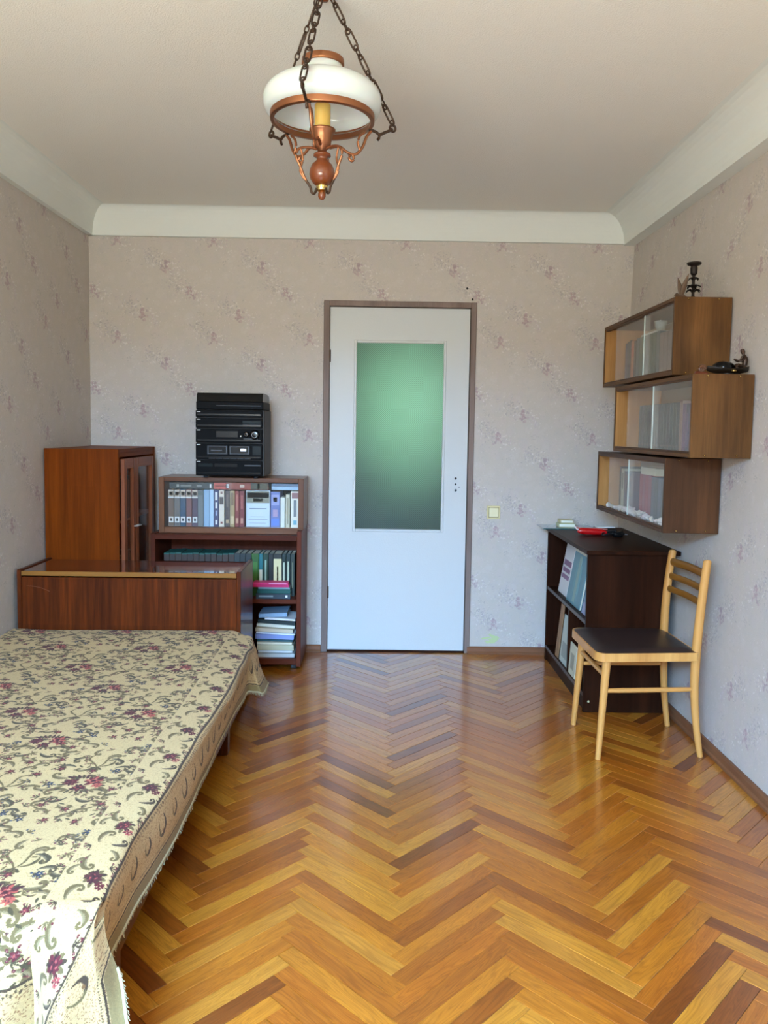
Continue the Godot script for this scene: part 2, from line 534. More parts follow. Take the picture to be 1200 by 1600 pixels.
# border of the spread: 40 cm along by 30 cm from its inner side to the hem
func tapestry_border() -> ImageTexture:
	var cream := c8(226, 214, 174)
	var olive := c8(120, 110, 74)
	var dark := c8(76, 62, 44)
	var burg := c8(104, 32, 44)
	var pink := c8(190, 96, 100)
	var cv := Canvas.new(960, 720, 2400, cream)
	var r := RandomNumberGenerator.new()
	r.seed = 21
	for i in 900:
		cv.dab(Vector2(r.randf() * 0.4, r.randf() * 0.115), 0.0011, c8(186, 170, 126), 0.75)
	cv.im.fill_rect(Rect2i(0, 290, 960, 430), c8(214, 196, 152))
	for i in 2100:
		var p := Vector2(r.randf() * 0.4, 0.130 + r.randf() * 0.140)
		cv.dab(p, 0.0016, c8(142, 106, 74), 0.9, 0.5, r.randf() * PI)
	for k in 2:
		var o := Vector2(0.1 + 0.2 * k, 0.076)
		cv.scroll(o + Vector2(-0.046, -0.030), 0.5, 0.026, 1, olive)
		cv.scroll(o + Vector2(0.050, -0.026), PI - 0.6, 0.026, -1, olive)
		cv.scroll(o + Vector2(0.075, 0.018), 2.2, 0.020, 1, dark)
		cv.scroll(o + Vector2(-0.075, 0.016), 0.4, 0.020, -1, olive)
		cv.scroll(o + Vector2(-0.02, -0.055), -0.3, 0.018, 1, olive)
		for j in 11:
			cv.leaf(o + Vector2(0.006, 0).rotated(j), TAU * j / 11, 0.014, dark if j % 2 else olive)
		bloom(cv, o, 0.022, burg if k == 0 else c8(88, 40, 46), c8(70, 24, 34), pink, r)
		bloom(cv, o + Vector2(0.026, 0.022), 0.014, pink if k == 0 else burg, burg, cream, r)
		sprig(cv, o + Vector2(-0.03, 0.026), 2.0, 0.018, dark, burg, r)
		sprig(cv, o + Vector2(0.09, -0.05), -1.0, 0.018, dark, burg, r)
		sprig(cv, o + Vector2(-0.06, -0.055), 0.5, 0.016, olive, burg, r)
		for j in 10:
			cv.leaf(o + Vector2(-0.07 + 0.014 * j, 0.036), PI / 2 + r.randfn(0, 0.4), 0.007, dark if j % 2 else burg)
	for i in 66:                        # the dark ruled edge with its comb of stitches
		var x := 0.4 * i / 66.0
		cv.dab(Vector2(x, 0.121), 0.0042, dark, 0.95)
		cv.dab(Vector2(x, 0.131 + 0.005 * (i % 2)), 0.0035, dark, 0.85, 0.5, PI / 2)
		cv.dab(Vector2(x, 0.254), 0.0028, dark, 0.8, 0.5, PI / 2)
	for k in 4:                         # curled buds in a row
		var o := Vector2(0.05 + 0.1 * k, 0.195)
		var f := 1.0 if k % 2 else 0.8
		cv.stroke([o + Vector2(-0.012, -0.030) * f, o + Vector2(-0.030, 0.0) * f, o + Vector2(-0.012, 0.030) * f, o + Vector2(0.008, 0.018) * f], 0.004, 0.009 * f, dark)
		cv.stroke([o + Vector2(0.020, -0.024) * f, o + Vector2(0.028, 0.0) * f, o + Vector2(0.018, 0.016) * f, o + Vector2(0.004, 0.020) * f], 0.002, 0.005, olive)
		cv.dab(o + Vector2(-0.004, 0.012) * f, 0.007 * f, c8(128, 98, 60), 1.0, 0.6, 1.2)
	cv.im.fill_rect(Rect2i(0, 650, 960, 70), c8(150, 138, 98))
	cv.im.fill_rect(Rect2i(0, 634, 960, 12), dark)
	woven(cv, 18, 2)
	return cv.texture()

# ------------------------------------------------------------------ materials
func mat(c: Color, rough: float, more := {}) -> StandardMaterial3D:
	var m := StandardMaterial3D.new()
	m.albedo_color = c
	m.roughness = rough
	for k in more:
		m.set(k, more[k])
	return m

func wooden(seed_: int, dark: Color, light: Color, rough: float, coat := 0.0, band := 0.45) -> StandardMaterial3D:
	var m := mat(Color.WHITE, rough, {"albedo_texture": veneer(seed_, dark, light, band), "uv1_scale": Vector3(2, 1, 1)})
	m.metallic_specular = 0.36
	if coat > 0.0:
		m.clearcoat_enabled = true
		m.clearcoat = coat
		m.clearcoat_roughness = 0.05
	return m

func relief(m: StandardMaterial3D, seed_: int, freq: float, scale: float, tile: float, world := true) -> StandardMaterial3D:
	var t := NoiseTexture2D.new()
	t.width = 512
	t.height = 512
	t.seamless = true
	t.noise = noise(seed_, freq, 3)
	m.heightmap_enabled = true
	m.heightmap_texture = t
	m.heightmap_scale = scale
	if world:
		m.uv1_triplanar = true
		m.uv1_world_triplanar = true
		m.uv1_scale = Vector3.ONE / tile
	return m

func materials() -> void:
	var wp := wallpaper()
	M.paper = mat(Color.WHITE, 0.62, {"albedo_texture": wp[0], "heightmap_enabled": true, "heightmap_texture": wp[1], "heightmap_scale": 0.09, "uv1_triplanar": true, "uv1_world_triplanar": true, "uv1_scale": Vector3.ONE / 0.55})
	M.ceiling = relief(mat(c8(234, 230, 220), 0.9), 2, 0.09, 0.12, 0.35)
	M.cove = relief(mat(c8(226, 228, 220), 0.8), 6, 0.02, 0.10, 0.6)
	M.white_paint = relief(mat(c8(204, 207, 205), 0.42), 12, 0.05, 0.03, 0.3)
	M.subfloor = mat(c8(48, 30, 16), 0.9)
	M.door_frame = wooden(31, c8(118, 100, 92), c8(146, 128, 118), 0.5)
	M.skirting = wooden(33, c8(96, 58, 38), c8(136, 90, 60), 0.45)
	M.black = mat(c8(14, 13, 13), 0.5)
	M.veneer_orange = wooden(41, c8(92, 37, 0), c8(124, 56, 4), 0.42, 0.0, 0.3)
	M.veneer_orange.metallic_specular = 0.2
	M.veneer_rim = wooden(43, c8(120, 62, 34), c8(164, 98, 62), 0.4)
	M.mahogany = wooden(47, c8(54, 20, 6), c8(106, 46, 12), 0.30, 0.15, 0.3)
	M.mahogany.metallic_specular = 0.25
	M.mahogany_lid = wooden(49, c8(70, 25, 8), c8(102, 42, 14), 0.10, 0.9)
	M.case_red = wooden(53, c8(78, 34, 20), c8(104, 50, 32), 0.4, 0.0)
	M.case_dark = mat(c8(50, 24, 20), 0.6)
	M.box_brown = wooden(57, c8(92, 54, 32), c8(126, 80, 50), 0.4, 0.3)
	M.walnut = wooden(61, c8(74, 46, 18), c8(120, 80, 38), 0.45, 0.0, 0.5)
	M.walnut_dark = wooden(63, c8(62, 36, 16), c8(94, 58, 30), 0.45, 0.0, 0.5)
	M.lining = wooden(67, c8(160, 110, 56), c8(190, 140, 82), 0.5)
	M.lining_back = mat(c8(176, 156, 124), 0.7)
	M.desk = wooden(71, c8(34, 15, 6), c8(56, 28, 14), 0.4, 0.0)
	M.desk.metallic_specular = 0.18
	M.case_red.metallic_specular = 0.25
	M.desk_edge = mat(c8(92, 84, 82), 0.5)
	M.beech = wooden(73, c8(186, 126, 62), c8(218, 160, 88), 0.4, 0.2)
	M.beech_dark = wooden(75, c8(120, 76, 26), c8(150, 98, 38), 0.4, 0.2)
	M.vinyl = relief(mat(c8(44, 32, 30), 0.38), 77, 0.2, 0.02, 0.2)
	M.glass = mat(Color(0.93, 0.97, 0.95, 0.015), 0.02, {"metallic_specular": 0.38, "transparency": BaseMaterial3D.TRANSPARENCY_ALPHA})
	M.glass_edge = mat(c8(196, 208, 198), 0.15)
	M.plastic = mat(c8(9, 9, 10), 0.5, {"metallic_specular": 0.2})
	M.plastic_side = relief(mat(c8(40, 37, 35), 0.6), 79, 0.3, 0.01, 0.1)
	M.plastic_dark = mat(c8(6, 6, 8), 0.2, {"metallic_specular": 0.35})
	M.plastic_grey = mat(c8(44, 46, 52), 0.4)
	M.silver = mat(c8(200, 200, 200), 0.3, {"metallic": 0.8})
	M.lcd = mat(c8(18, 26, 26), 0.35, {"metallic_specular": 0.25})
	M.opal = mat(c8(236, 240, 238), 0.12, {"subsurf_scatter_enabled": true, "subsurf_scatter_strength": 0.25, "backlight_enabled": true, "backlight": Color(0.9, 0.9, 0.9), "clearcoat_enabled": true, "clearcoat": 0.6})
	M.copper = mat(c8(164, 110, 78), 0.40, {"metallic": 1.0})
	M.bronze_dark = mat(c8(66, 48, 36), 0.42, {"metallic": 0.7})
	M.brass = mat(c8(222, 190, 120), 0.25, {"metallic": 1.0})
	M.candle = mat(c8(222, 184, 96), 0.5, {"subsurf_scatter_enabled": true, "subsurf_scatter_strength": 0.3})
	M.turned = mat(c8(112, 52, 10), 0.2, {"clearcoat_enabled": true, "clearcoat": 0.5})
	M.iron = mat(c8(40, 30, 24), 0.5, {"metallic": 0.5})
	M.carved = mat(c8(96, 72, 52), 0.55)
	M.glass_dusty = mat(Color(0.84, 0.84, 0.80, 0.045), 0.06, {"metallic_specular": 0.4, "transparency": BaseMaterial3D.TRANSPARENCY_ALPHA})
	M.black_bronze = mat(c8(46, 36, 26), 0.35, {"metallic": 0.6})
	M.cream_plastic = mat(c8(226, 212, 160), 0.35)
	M.field = mat(Color(0.85, 0.765, 0.665), 0.9, {"albedo_texture": tapestry_field(), "rim_enabled": true, "rim": 0.15})
	M.border = mat(Color(0.85, 0.765, 0.665), 0.9, {"albedo_texture": tapestry_border(), "rim_enabled": true, "rim": 0.15})
	M.fringe = mat(c8(176, 162, 126), 0.95)
	M.paper_edge = mat(c8(214, 204, 180), 0.9)
	M.planks = []
	var wood := plank_wood()
	for c in [[192, 122, 36], [186, 115, 32], [176, 104, 28], [196, 132, 44], [170, 98, 28], [162, 92, 26], [150, 83, 24], [130, 69, 22], [192, 129, 46], [178, 102, 28]]:
		var m := mat(c8(c[0], c[1], c[2]), 0.30, {"albedo_texture": wood, "clearcoat_enabled": true, "clearcoat": 0.8, "clearcoat_roughness": 0.14})
		M.planks.append(m)

# ------------------------------------------------------------------ the scene
const FAR := -4.60          # the wall with the door
const NEAR := 0.95          # the wall with the window, behind the camera
const LEFT := -1.66
const TOP := 2.55
const ORD := ["first", "second", "third", "fourth", "fifth", "sixth", "seventh", "eighth", "ninth", "tenth", "eleventh", "twelfth", "thirteenth", "fourteenth", "fifteenth"]

func wall_x(y: float) -> float:
	return 1.40 + 0.023 * y

func _ready() -> void:
	rng.seed = 1
	var cam := Camera3D.new()
	cam.name = "camera"
	cam.projection = Camera3D.PROJECTION_FRUSTUM
	cam.near = 0.05
	cam.far = 60.0
	cam.size = 0.05 * 1600.0 / 1235.0
	cam.frustum_offset = Vector2(0, -0.05 * 40.0 / 1235.0)
	cam.transform = Transform3D(Basis(Vector3.UP, -atan(11.0 / 1235.0)) * Basis(Vector3.RIGHT, -atan(90.0 / 1235.0)) * Basis(Vector3.BACK, 0.0145), Vector3(0, 1.32, 0))
	cam.current = true
	add_child(cam)

	var env := Environment.new()
	env.background_mode = Environment.BG_SKY
	var sm := ProceduralSkyMaterial.new()
	sm.sky_top_color = c8(120, 165, 225)
	sm.sky_horizon_color = c8(205, 220, 235)
	sm.ground_bottom_color = c8(120, 112, 100)
	sm.ground_horizon_color = c8(170, 168, 160)
	sm.sky_energy_multiplier = 1.0
	env.sky = Sky.new()
	env.sky.sky_material = sm
	env.tonemap_mode = Environment.TONE_MAPPER_LINEAR
	env.tonemap_exposure = 1.0
	env.sdfgi_enabled = true
	env.ssao_enabled = true
	env.ssil_enabled = true
	var we := WorldEnvironment.new()
	we.name = "surroundings"
	we.environment = env
	add_child(we)

	# daylight: the cool sky beyond the window shines down through it, the sunlit yard shines up
	daylight("sky_daylight", Vector3(-2.40, 3.74, NEAR + 2.0), Vector2(6.4, 2.6), -28.0, c8(138, 194, 250), 1010.0, deg_to_rad(-26.0))
	daylight("yard_daylight", Vector3(-0.72, 1.45, NEAR - 0.30), Vector2(1.6, 1.2), 66.0, c8(254, 254, 240), 15.0, deg_to_rad(-30.0))
	# daylight of the room across the hall
	daylight("hall_daylight", Vector3(0.25, 1.5, -6.05), Vector2(0.46, 0.8), 0.0, c8(225, 255, 225), 0.20, PI)

	materials()
	room()
	parquet()
	door()
	bed()
	left_cabinet()
	bookcase()
	stereo()
	desk()
	wall_cabinets()
	chair()
	lamp()
	ornaments()
	desk_things()

func daylight(called: String, at: Vector3, size: Vector2, tilt: float, c: Color, e: float, turn := 0.0) -> void:
	var l := AreaLight3D.new()
	l.name = called
	l.area_size = size
	l.light_color = c
	l.light_energy = e
	l.set("area_range", 14.0)
	l.set("area_attenuation", 2.0)
	l.shadow_enabled = true
	l.transform = Transform3D(Basis(Vector3.UP, turn) * Basis(Vector3.RIGHT, deg_to_rad(tilt)), at)
	add_child(l)

# ------------------------------------------------------------------ room
func room() -> void:
	X = Transform3D.IDENTITY
	var st := begin()
	box(st, Vector3(LEFT - 0.1, -0.10, FAR - 0.12), Vector3(1.55, -0.0125, NEAR + 0.12), 0.0)
	struct(st, "floor", M.subfloor)
	st = begin()
	box(st, Vector3(LEFT - 0.12, TOP, FAR - 0.12), Vector3(1.60, TOP + 0.1, NEAR + 0.12), 0.0)
	struct(st, "ceiling", M.ceiling)
	st = begin()
	box(st, Vector3(LEFT - 0.12, -0.01, FAR - 0.12), Vector3(-0.300, TOP, FAR), 0.0)
	box(st, Vector3(0.545, -0.01, FAR - 0.12), Vector3(1.60, TOP, FAR), 0.0)
	box(st, Vector3(-0.300, 2.034, FAR - 0.12), Vector3(0.545, TOP, FAR), 0.0)
	var wb := struct(st, "wall_back", M.paper)
	st = begin()
	box(st, Vector3(LEFT - 0.12, -0.01, FAR), Vector3(LEFT, TOP, NEAR), 0.0)
	struct(st, "wall_left", M.paper)
	st = begin()
	prism(st, PackedVector2Array([Vector2(wall_x(0), -0.01), Vector2(1.58, -0.01), Vector2(1.58, TOP), Vector2(wall_x(TOP), TOP)]), NEAR - FAR, Transform3D(Basis.IDENTITY, Vector3(0, 0, FAR)))
	struct(st, "wall_right", M.paper)
	# the wall with the window
	st = begin()
	box(st, Vector3(LEFT - 0.12, -0.01, NEAR), Vector3(-1.55, TOP, NEAR + 0.12), 0.0)
	box(st, Vector3(0.05, -0.01, NEAR), Vector3(1.60, TOP, NEAR + 0.12), 0.0)
	box(st, Vector3(-1.55, -0.01, NEAR), Vector3(0.05, 0.78, NEAR + 0.12), 0.0)
	box(st, Vector3(-1.55, 2.38, NEAR), Vector3(0.05, TOP, NEAR + 0.12), 0.0)
	struct(st, "wall_front", M.paper)
	var w := Node3D.new()
	w.name = "window_1"
	w.set_meta("kind", "structure")
	add_child(w)
	st = begin()
	for e in [[-1.55, -1.49, 0.78, 2.38], [-0.01, 0.05, 0.78, 2.38], [-0.78, -0.72, 0.84, 2.32], [-1.49, -0.01, 0.78, 0.84], [-1.49, -0.01, 2.32, 2.38]]:
		box(st, Vector3(e[0], e[2], NEAR + 0.04), Vector3(e[1], e[3], NEAR + 0.10), 0.004)
	part(st, "window_frame", M.white_paint, w)
	boxed("window_pane", M.glass, w, Vector3(-1.49, 0.84, NEAR + 0.068), Vector3(-0.78, 2.32, NEAR + 0.072), 0.0)
	boxed("window_pane", M.glass, w, Vector3(-0.72, 0.84, NEAR + 0.068), Vector3(-0.01, 2.32, NEAR + 0.072), 0.0)
	boxed("window_sill", M.white_paint, w, Vector3(-1.60, 0.745, NEAR - 0.16), Vector3(0.10, 0.78, NEAR + 0.04), 0.006)
	# plaster coves between the walls and the ceiling
	var profile := func(over: float, run: float, low: float) -> PackedVector2Array:
		var p := PackedVector2Array([Vector2(-0.02, low), Vector2(over, low)])
		for i in 11:
			var t := i / 10.0
			p.append(Vector2(over + run * (1.0 - cos(t * PI / 2)), lerpf(low, TOP, sin(t * PI / 2))))
		p.append(Vector2(-0.02, TOP))
		return p
	var along := NEAR - FAR
	st = begin()
	prism(st, profile.call(0.022, 0.060, 2.39), 1.48 - LEFT, Transform3D(Basis(Vector3(0, 0, 1), Vector3.UP, Vector3(1, 0, 0)), Vector3(LEFT, 0, FAR)))
	struct(st, "trim_1", M.cove)
	st = begin()
	prism(st, profile.call(0.030, 0.085, 2.39), along, Transform3D(Basis(Vector3(1, 0, 0), Vector3.UP, Vector3(0, 0, 1)), Vector3(LEFT, 0, FAR)))
	struct(st, "trim_2", M.cove)
	st = begin()
	prism(st, profile.call(0.066, 0.13, 2.385), along, Transform3D(Basis(Vector3(-1, 0, 0), Vector3.UP, Vector3(0, 0, 1)), Vector3(wall_x(2.39), 0, FAR)))
	struct(st, "trim_3", M.cove)
	# stepped skirting
	var skirt := PackedVector2Array([Vector2(-0.004, 0.0), Vector2(0.024, 0.0), Vector2(0.024, 0.010), Vector2(0.016, 0.016), Vector2(0.014, 0.034), Vector2(0.008, 0.042), Vector2(-0.004, 0.042)])
	st = begin()
	prism(st, skirt, 0.545 - 1.40, Transform3D(Basis(Vector3(0, 0, 1), Vector3.UP, Vector3(1, 0, 0)), Vector3(1.40, 0, FAR)))
	prism(st, skirt, -0.32 - LEFT, Transform3D(Basis(Vector3(0, 0, 1), Vector3.UP, Vector3(1, 0, 0)), Vector3(LEFT, 0, FAR)))
	struct(st, "baseboard_back", M.skirting)
	st = begin()
	prism(st, skirt, along, Transform3D(Basis(Vector3(-1, 0, 0), Vector3.UP, Vector3(0, 0, 1)), Vector3(1.40, 0, FAR)))
	struct(st, "baseboard_right", M.skirting)
	st = begin()
	prism(st, skirt, along, Transform3D(Basis(Vector3(1, 0, 0), Vector3.UP, Vector3(0, 0, 1)), Vector3(LEFT, 0, FAR)))
	struct(st, "baseboard_left", M.skirting)
	# marks on the wall beside the door
	for p in [Vector2(0.534, 2.068), Vector2(0.502, 2.129)]:
		st = begin()
		ball(st, Vector3(p.x, p.y, FAR + 0.001), Vector3(0.006, 0.007, 0.004), 10)
		part(st, "nail", M.black, wb)
	st = begin()
	for i in 9:
		var c := Vector2(0.69 + 0.075 * (rng.randf() - 0.5) * 1.4, 0.088 + 0.05 * (rng.randf() - 0.5))
		var poly := PackedVector2Array()
		var tilt := rng.randf_range(-0.3, 0.5)
		for k in 12:
			var a := TAU * k / 12
			poly.append(c + (Vector2(cos(a) * 0.026, sin(a) * 0.010) * rng.randf_range(0.5, 1.2)).rotated(tilt))
		prism(st, poly, 0.0003 + 0.00005 * i, Transform3D(Basis.IDENTITY, Vector3(0, 0, FAR)))
	part(st, "paint_smudge", mat(c8(188, 202, 146), 0.7), wb)
	# hall behind the door
	st = begin()
	box(st, Vector3(-1.3, -0.05, -6.2), Vector3(1.3, 0.0, FAR - 0.12), 0.0)
	box(st, Vector3(-1.3, TOP, -6.2), Vector3(1.3, TOP + 0.1, FAR - 0.12), 0.0)
	box(st, Vector3(-1.4, 0, -6.2), Vector3(-1.3, TOP, FAR - 0.12), 0.0)
	box(st, Vector3(1.3, 0, -6.2), Vector3(1.4, TOP, FAR - 0.12), 0.0)
	box(st, Vector3(-1.3, 0, -6.3), Vector3(1.3, TOP, -6.2), 0.0)
	struct(st, "wall_hall", mat(c8(196, 206, 176), 0.8))
	st = begin()
	box(st, Vector3(0.02, 1.10, -6.2), Vector3(0.48, 1.90, -6.17), 0.004)
	struct(st, "window_2", mat(c8(235, 250, 235), 0.5, {"emission_enabled": true, "emission": c8(225, 255, 225), "emission_energy_multiplier": 0.3}))

# ------------------------------------------------------------------ floor
func plank_mesh(poly: PackedVector2Array, strip: int, l: float, w: float) -> ArrayMesh:
	var st := begin()
	var r := 0.0007
	var inner: Array = Geometry2D.offset_polygon(poly, -r, Geometry2D.JOIN_MITER)
	if inner.is_empty():
		return null
	var top: PackedVector2Array = inner[0]
	var uv := func(q: Vector2) -> Vector2:
		return Vector2((strip + clampf(q.y / w, 0.01, 0.99)) / 12.0, q.x / l)
	var lift := func(q: Vector2, y: float) -> Vector3:
		return Vector3(q.x, y, -q.y)
	for k in range(1, top.size() - 1):
		var t := [top[0], top[k], top[k + 1]]
		tri(st, t.map(func(q): return lift.call(q, 0.0)), [Vector3.UP, Vector3.UP, Vector3.UP], t.map(uv))
	var n := poly.size()
	for e in [[top, 0.0, poly, -r], [poly, -r, poly, -0.012]]:
		var hi: PackedVector2Array = e[0]
		var lo: PackedVector2Array = e[2]
		if hi.size() != lo.size():
			continue
		var s := 0
		if e[1] == 0.0:                 # the inset polygon may begin at another corner
			for k in n:
				if hi[k].distance_to(lo[0]) < hi[s].distance_to(lo[0]):
					s = k
		for k in n:
			var a: Vector2 = hi[(k + s) % n]
			var b: Vector2 = hi[(k + s + 1) % n]
			var c: Vector2 = lo[(k + 1) % n]
			var d: Vector2 = lo[k]
			var mid := poly[0] * 0.0
			for q in poly:
				mid += q / n
			var o := ((c + d) / 2 - mid)
			var nn: Vector3 = Vector3((c - d).y, 0, (c - d).x).normalized()
			if nn.dot(Vector3(o.x, 0, -o.y)) < 0:
				nn = -nn
			if e[1] == 0.0:
				nn = (nn + Vector3.UP).normalized()
			quad(st, lift.call(a, e[1]), lift.call(b, e[1]), lift.call(c, e[3]), lift.call(d, e[3]), nn, uv.call(a), uv.call(b), uv.call(c), uv.call(d))
	return st.commit()

func parquet() -> void:
	var fl := get_node("floor")
	X = Transform3D.IDENTITY
	var L := 0.40
	var W := 0.05
	var gap := 0.0005
	var rect := PackedVector2Array([Vector2(LEFT, -NEAR), Vector2(1.40, -NEAR), Vector2(1.40, -FAR), Vector2(LEFT, -FAR)])
	var whole := PackedVector2Array([Vector2(gap, gap), Vector2(L - gap, gap), Vector2(L - gap, W - gap), Vector2(gap, W - gap)])
	var meshes := []
	for k in 12:
		meshes.append(plank_mesh(whole, k, L, W))
	var ex := Vector2(1, 1) / sqrt(2.0)
	var ey := Vector2(-1, 1) / sqrt(2.0)
	var o := Vector2(0.085, 0.0) + ey * 0.014 + ex * 0.014
	var all := []
	for j in range(-6, 7):
		for i in range(-60, 130):
			for kind in 2:
				var q := Vector2(i * W + j * L, i * W - j * L)
				# local frame of the plank: x along it
				var dx := ex
				var dy := ey
				if kind == 1:
					q += Vector2(L + W, W - L)
					dx = ey
					dy = -ex
				var at := o + ex * q.x + ey * q.y
				var mid := at + dx * L / 2 + dy * W / 2
				if mid.x < LEFT - 0.25 or mid.x > 1.65 or mid.y < -NEAR - 0.25 or mid.y > -FAR + 0.25:
					continue
				var fr := Transform2D(dx, dy, at)
				var world := fr * whole
				var cut: Array = Geometry2D.intersect_polygons(world, rect)
				if cut.is_empty():
					continue
				var seen := mid.y > 1.42 and mid.y < -FAR and mid.x > -0.62 and mid.x < 0.50 * mid.y + 0.2 and not (mid.x > 1.0 and mid.y > 3.62) and not (mid.x < -0.42 and mid.y > 3.7)
				all.append([seen, mid.length(), fr, cut[0], mid])
	all.sort_custom(func(a, b): return a[1] < b[1] if a[0] == b[0] else a[0])
	var joined := []
	for k in 10:
		joined.append(begin())
	var count := 0
	for a in all:
		var fr: Transform2D = a[2]
		var strip := rng.randi() % 12
		var tone := rng.randi() % 10
		if tone in [6, 7] and rng.randf() < 0.4:
			tone = rng.randi() % 5
		var b := Basis(Vector3(fr.x.x, 0, -fr.x.y), Vector3.UP, Vector3(-fr.y.x, 0, fr.y.y))
		b = b * Basis(Vector3.RIGHT, deg_to_rad(rng.randfn(0, 0.16))) * Basis(Vector3.BACK, deg_to_rad(rng.randfn(0, 0.03)))
		var place := Transform3D(b, Vector3(fr.origin.x, rng.randf_range(-0.0004, 0.0), -fr.origin.y))
		var poly: PackedVector2Array = a[3]
		var m: ArrayMesh = meshes[strip]
		var area := 0.0
		for i in poly.size():
			area += poly[i].cross(poly[(i + 1) % poly.size()]) / 2
		if absf(absf(area) - (L - 2 * gap) * (W - 2 * gap)) > 1e-5:
			if absf(area) < 0.00012:
				continue
			m = plank_mesh(fr.affine_inverse() * poly, strip, L, W)
			if m == null:
				continue
		if a[0] and count < 300:
			count += 1
			var p := MeshInstance3D.new()
			p.name = "plank"
			p.mesh = m
			p.material_override = M.planks[tone]
			p.transform = place
			fl.add_child(p, true)
		else:
			joined[tone].append_from(m, 0, place)
	var rest := ArrayMesh.new()
	for k in 10:
		joined[k].set_material(M.planks[k])
		joined[k].commit(rest)
	var r := MeshInstance3D.new()
	r.name = "plank_rows"
	r.mesh = rest
	r.set_meta("kind", "stuff")
	fl.add_child(r)

# ------------------------------------------------------------------ door
func door() -> void:
	var d := Node3D.new()
	d.name = "door_1"
	d.set_meta("kind", "structure")
	add_child(d)
	X = Transform3D.IDENTITY
	var z0 := FAR - 0.045
	var z1 := FAR - 0.008
	var st := begin()
	box(st, Vector3(-0.318, 0.0, FAR - 0.12), Vector3(-0.284, 2.050, FAR + 0.010), 0.003)
	box(st, Vector3(0.529, 0.0, FAR - 0.12), Vector3(0.560, 2.050, FAR + 0.010), 0.003)
	box(st, Vector3(-0.284, 2.018, FAR - 0.12), Vector3(0.529, 2.050, FAR + 0.010), 0.003)
	box(st, Vector3(-0.290, 0.0, z0 - 0.03), Vector3(-0.268, 2.030, z0 - 0.002), 0.0)
	box(st, Vector3(0.510, 0.0, z0 - 0.03), Vector3(0.535, 2.030, z0 - 0.002), 0.0)
	box(st, Vector3(-0.268, 2.000, z0 - 0.03), Vector3(0.510, 2.030, z0 - 0.002), 0.0)
	box(st, Vector3(-0.268, 0.0, z0 - 0.03), Vector3(0.510, 0.022, z0 - 0.002), 0.0)
	part(st, "door_frame", M.door_frame, d)
	st = begin()
	box(st, Vector3(-0.281, 0.012, z0), Vector3(-0.136, 2.014, z1), 0.0)
	box(st, Vector3(0.386, 0.012, z0), Vector3(0.524, 2.014, z1), 0.0)
	box(st, Vector3(-0.136, 1.824, z0), Vector3(0.386, 2.014, z1), 0.0)
	box(st, Vector3(-0.136, 0.012, z0), Vector3(0.386, 0.722, z1), 0.0)
	part(st, "door_leaf", M.white_paint, d)
	var gx0 := -0.136
	var gx1 := 0.386
	for e in [[gx0 - 0.006, gx0 + 0.010, 0.716, 1.830], [gx1 - 0.010, gx1 + 0.006, 0.716, 1.830], [gx0 + 0.010, gx1 - 0.010, 0.716, 0.733], [gx0 + 0.010, gx1 - 0.010, 1.813, 1.830]]:
		boxed("glazing_bead", M.white_paint, d, Vector3(e[0], e[2], z1 - 0.012), Vector3(e[1], e[3], z1 + 0.004), 0.003)
	# dimpled green glass
	var cv := Image.create_empty(128, 128, false, Image.FORMAT_L8)
	var thick := Image.create_empty(128, 128, false, Image.FORMAT_RGB8)
	for y in 128:
		for x in 128:
			var u := x / 128.0 * TAU * 4
			var v := y / 128.0 * TAU * 4
			var h := 0.5 + 0.5 * cos(u) * cos(v)
			cv.set_pixel(x, y, Color(h, h, h))
			var cell := h
			var k := lerpf(0.66, 1.0, smoothstep(0.25, 0.65, cell))
			thick.set_pixel(x, y, Color(k * 0.98, k, k))
	var g := mat(Color(0.69, 0.87, 0.80, 0.0), 0.36, {"albedo_texture": ImageTexture.create_from_image(thick), "refraction_enabled": true, "refraction_scale": 0.05, "heightmap_enabled": true, "heightmap_texture": ImageTexture.create_from_image(cv), "heightmap_scale": 0.11, "uv1_scale": Vector3(22, 22, 22)})
	boxed("glass_pane", g, d, Vector3(gx0 + 0.003, 0.725, z1 - 0.018), Vector3(gx1 - 0.003, 1.821, z1 - 0.013), 0.0)
	for p in [[0.459, 1.036, 0.007], [0.459, 1.002, 0.006], [0.461, 0.967, 0.007], [0.480, 0.985, 0.003]]:
		st = begin()
		lathe(st, [Vector2(0, 0.003), Vector2(p[2] * 0.8, 0.003), Vector2(p[2], 0.0)], 12, Transform3D(Basis(Vector3.RIGHT, PI / 2), Vector3(p[0], p[1], z1)))
		part(st, "lock_hole", M.black, d)
	for y in [0.32, 1.70]:
		st = begin()
		tube(st, [Vector3(-0.281, y, z1 + 0.004), Vector3(-0.281, y + 0.07, z1 + 0.004)], 0.005, 10)
		part(st, "hinge", M.bronze_dark, d)
	boxed("door_sill", M.desk, d, Vector3(-0.284, -0.002, FAR - 0.12), Vector3(0.529, 0.008, FAR - 0.002), 0.002, 0)
	# the switch beside it
	var s := thing("light_switch", "square cream light switch on the wallpaper between door and dark desk", "light switch", Vector3(0.684, 0.80, FAR))
	boxed("back_plate", M.cream_plastic, s, Vector3(0.645, 0.803, FAR), Vector3(0.723, 0.880, FAR + 0.008), 0.003)
	boxed("rocker", mat(c8(236, 226, 184), 0.3), s, Vector3(0.657, 0.814, FAR + 0.008), Vector3(0.711, 0.869, FAR + 0.014), 0.003, 1, Transform3D.IDENTITY)
	boxed("rocker_rim", mat(c8(160, 142, 96), 0.5), s, Vector3(0.654, 0.811, FAR + 0.006), Vector3(0.714, 0.872, FAR + 0.0092), 0.001)

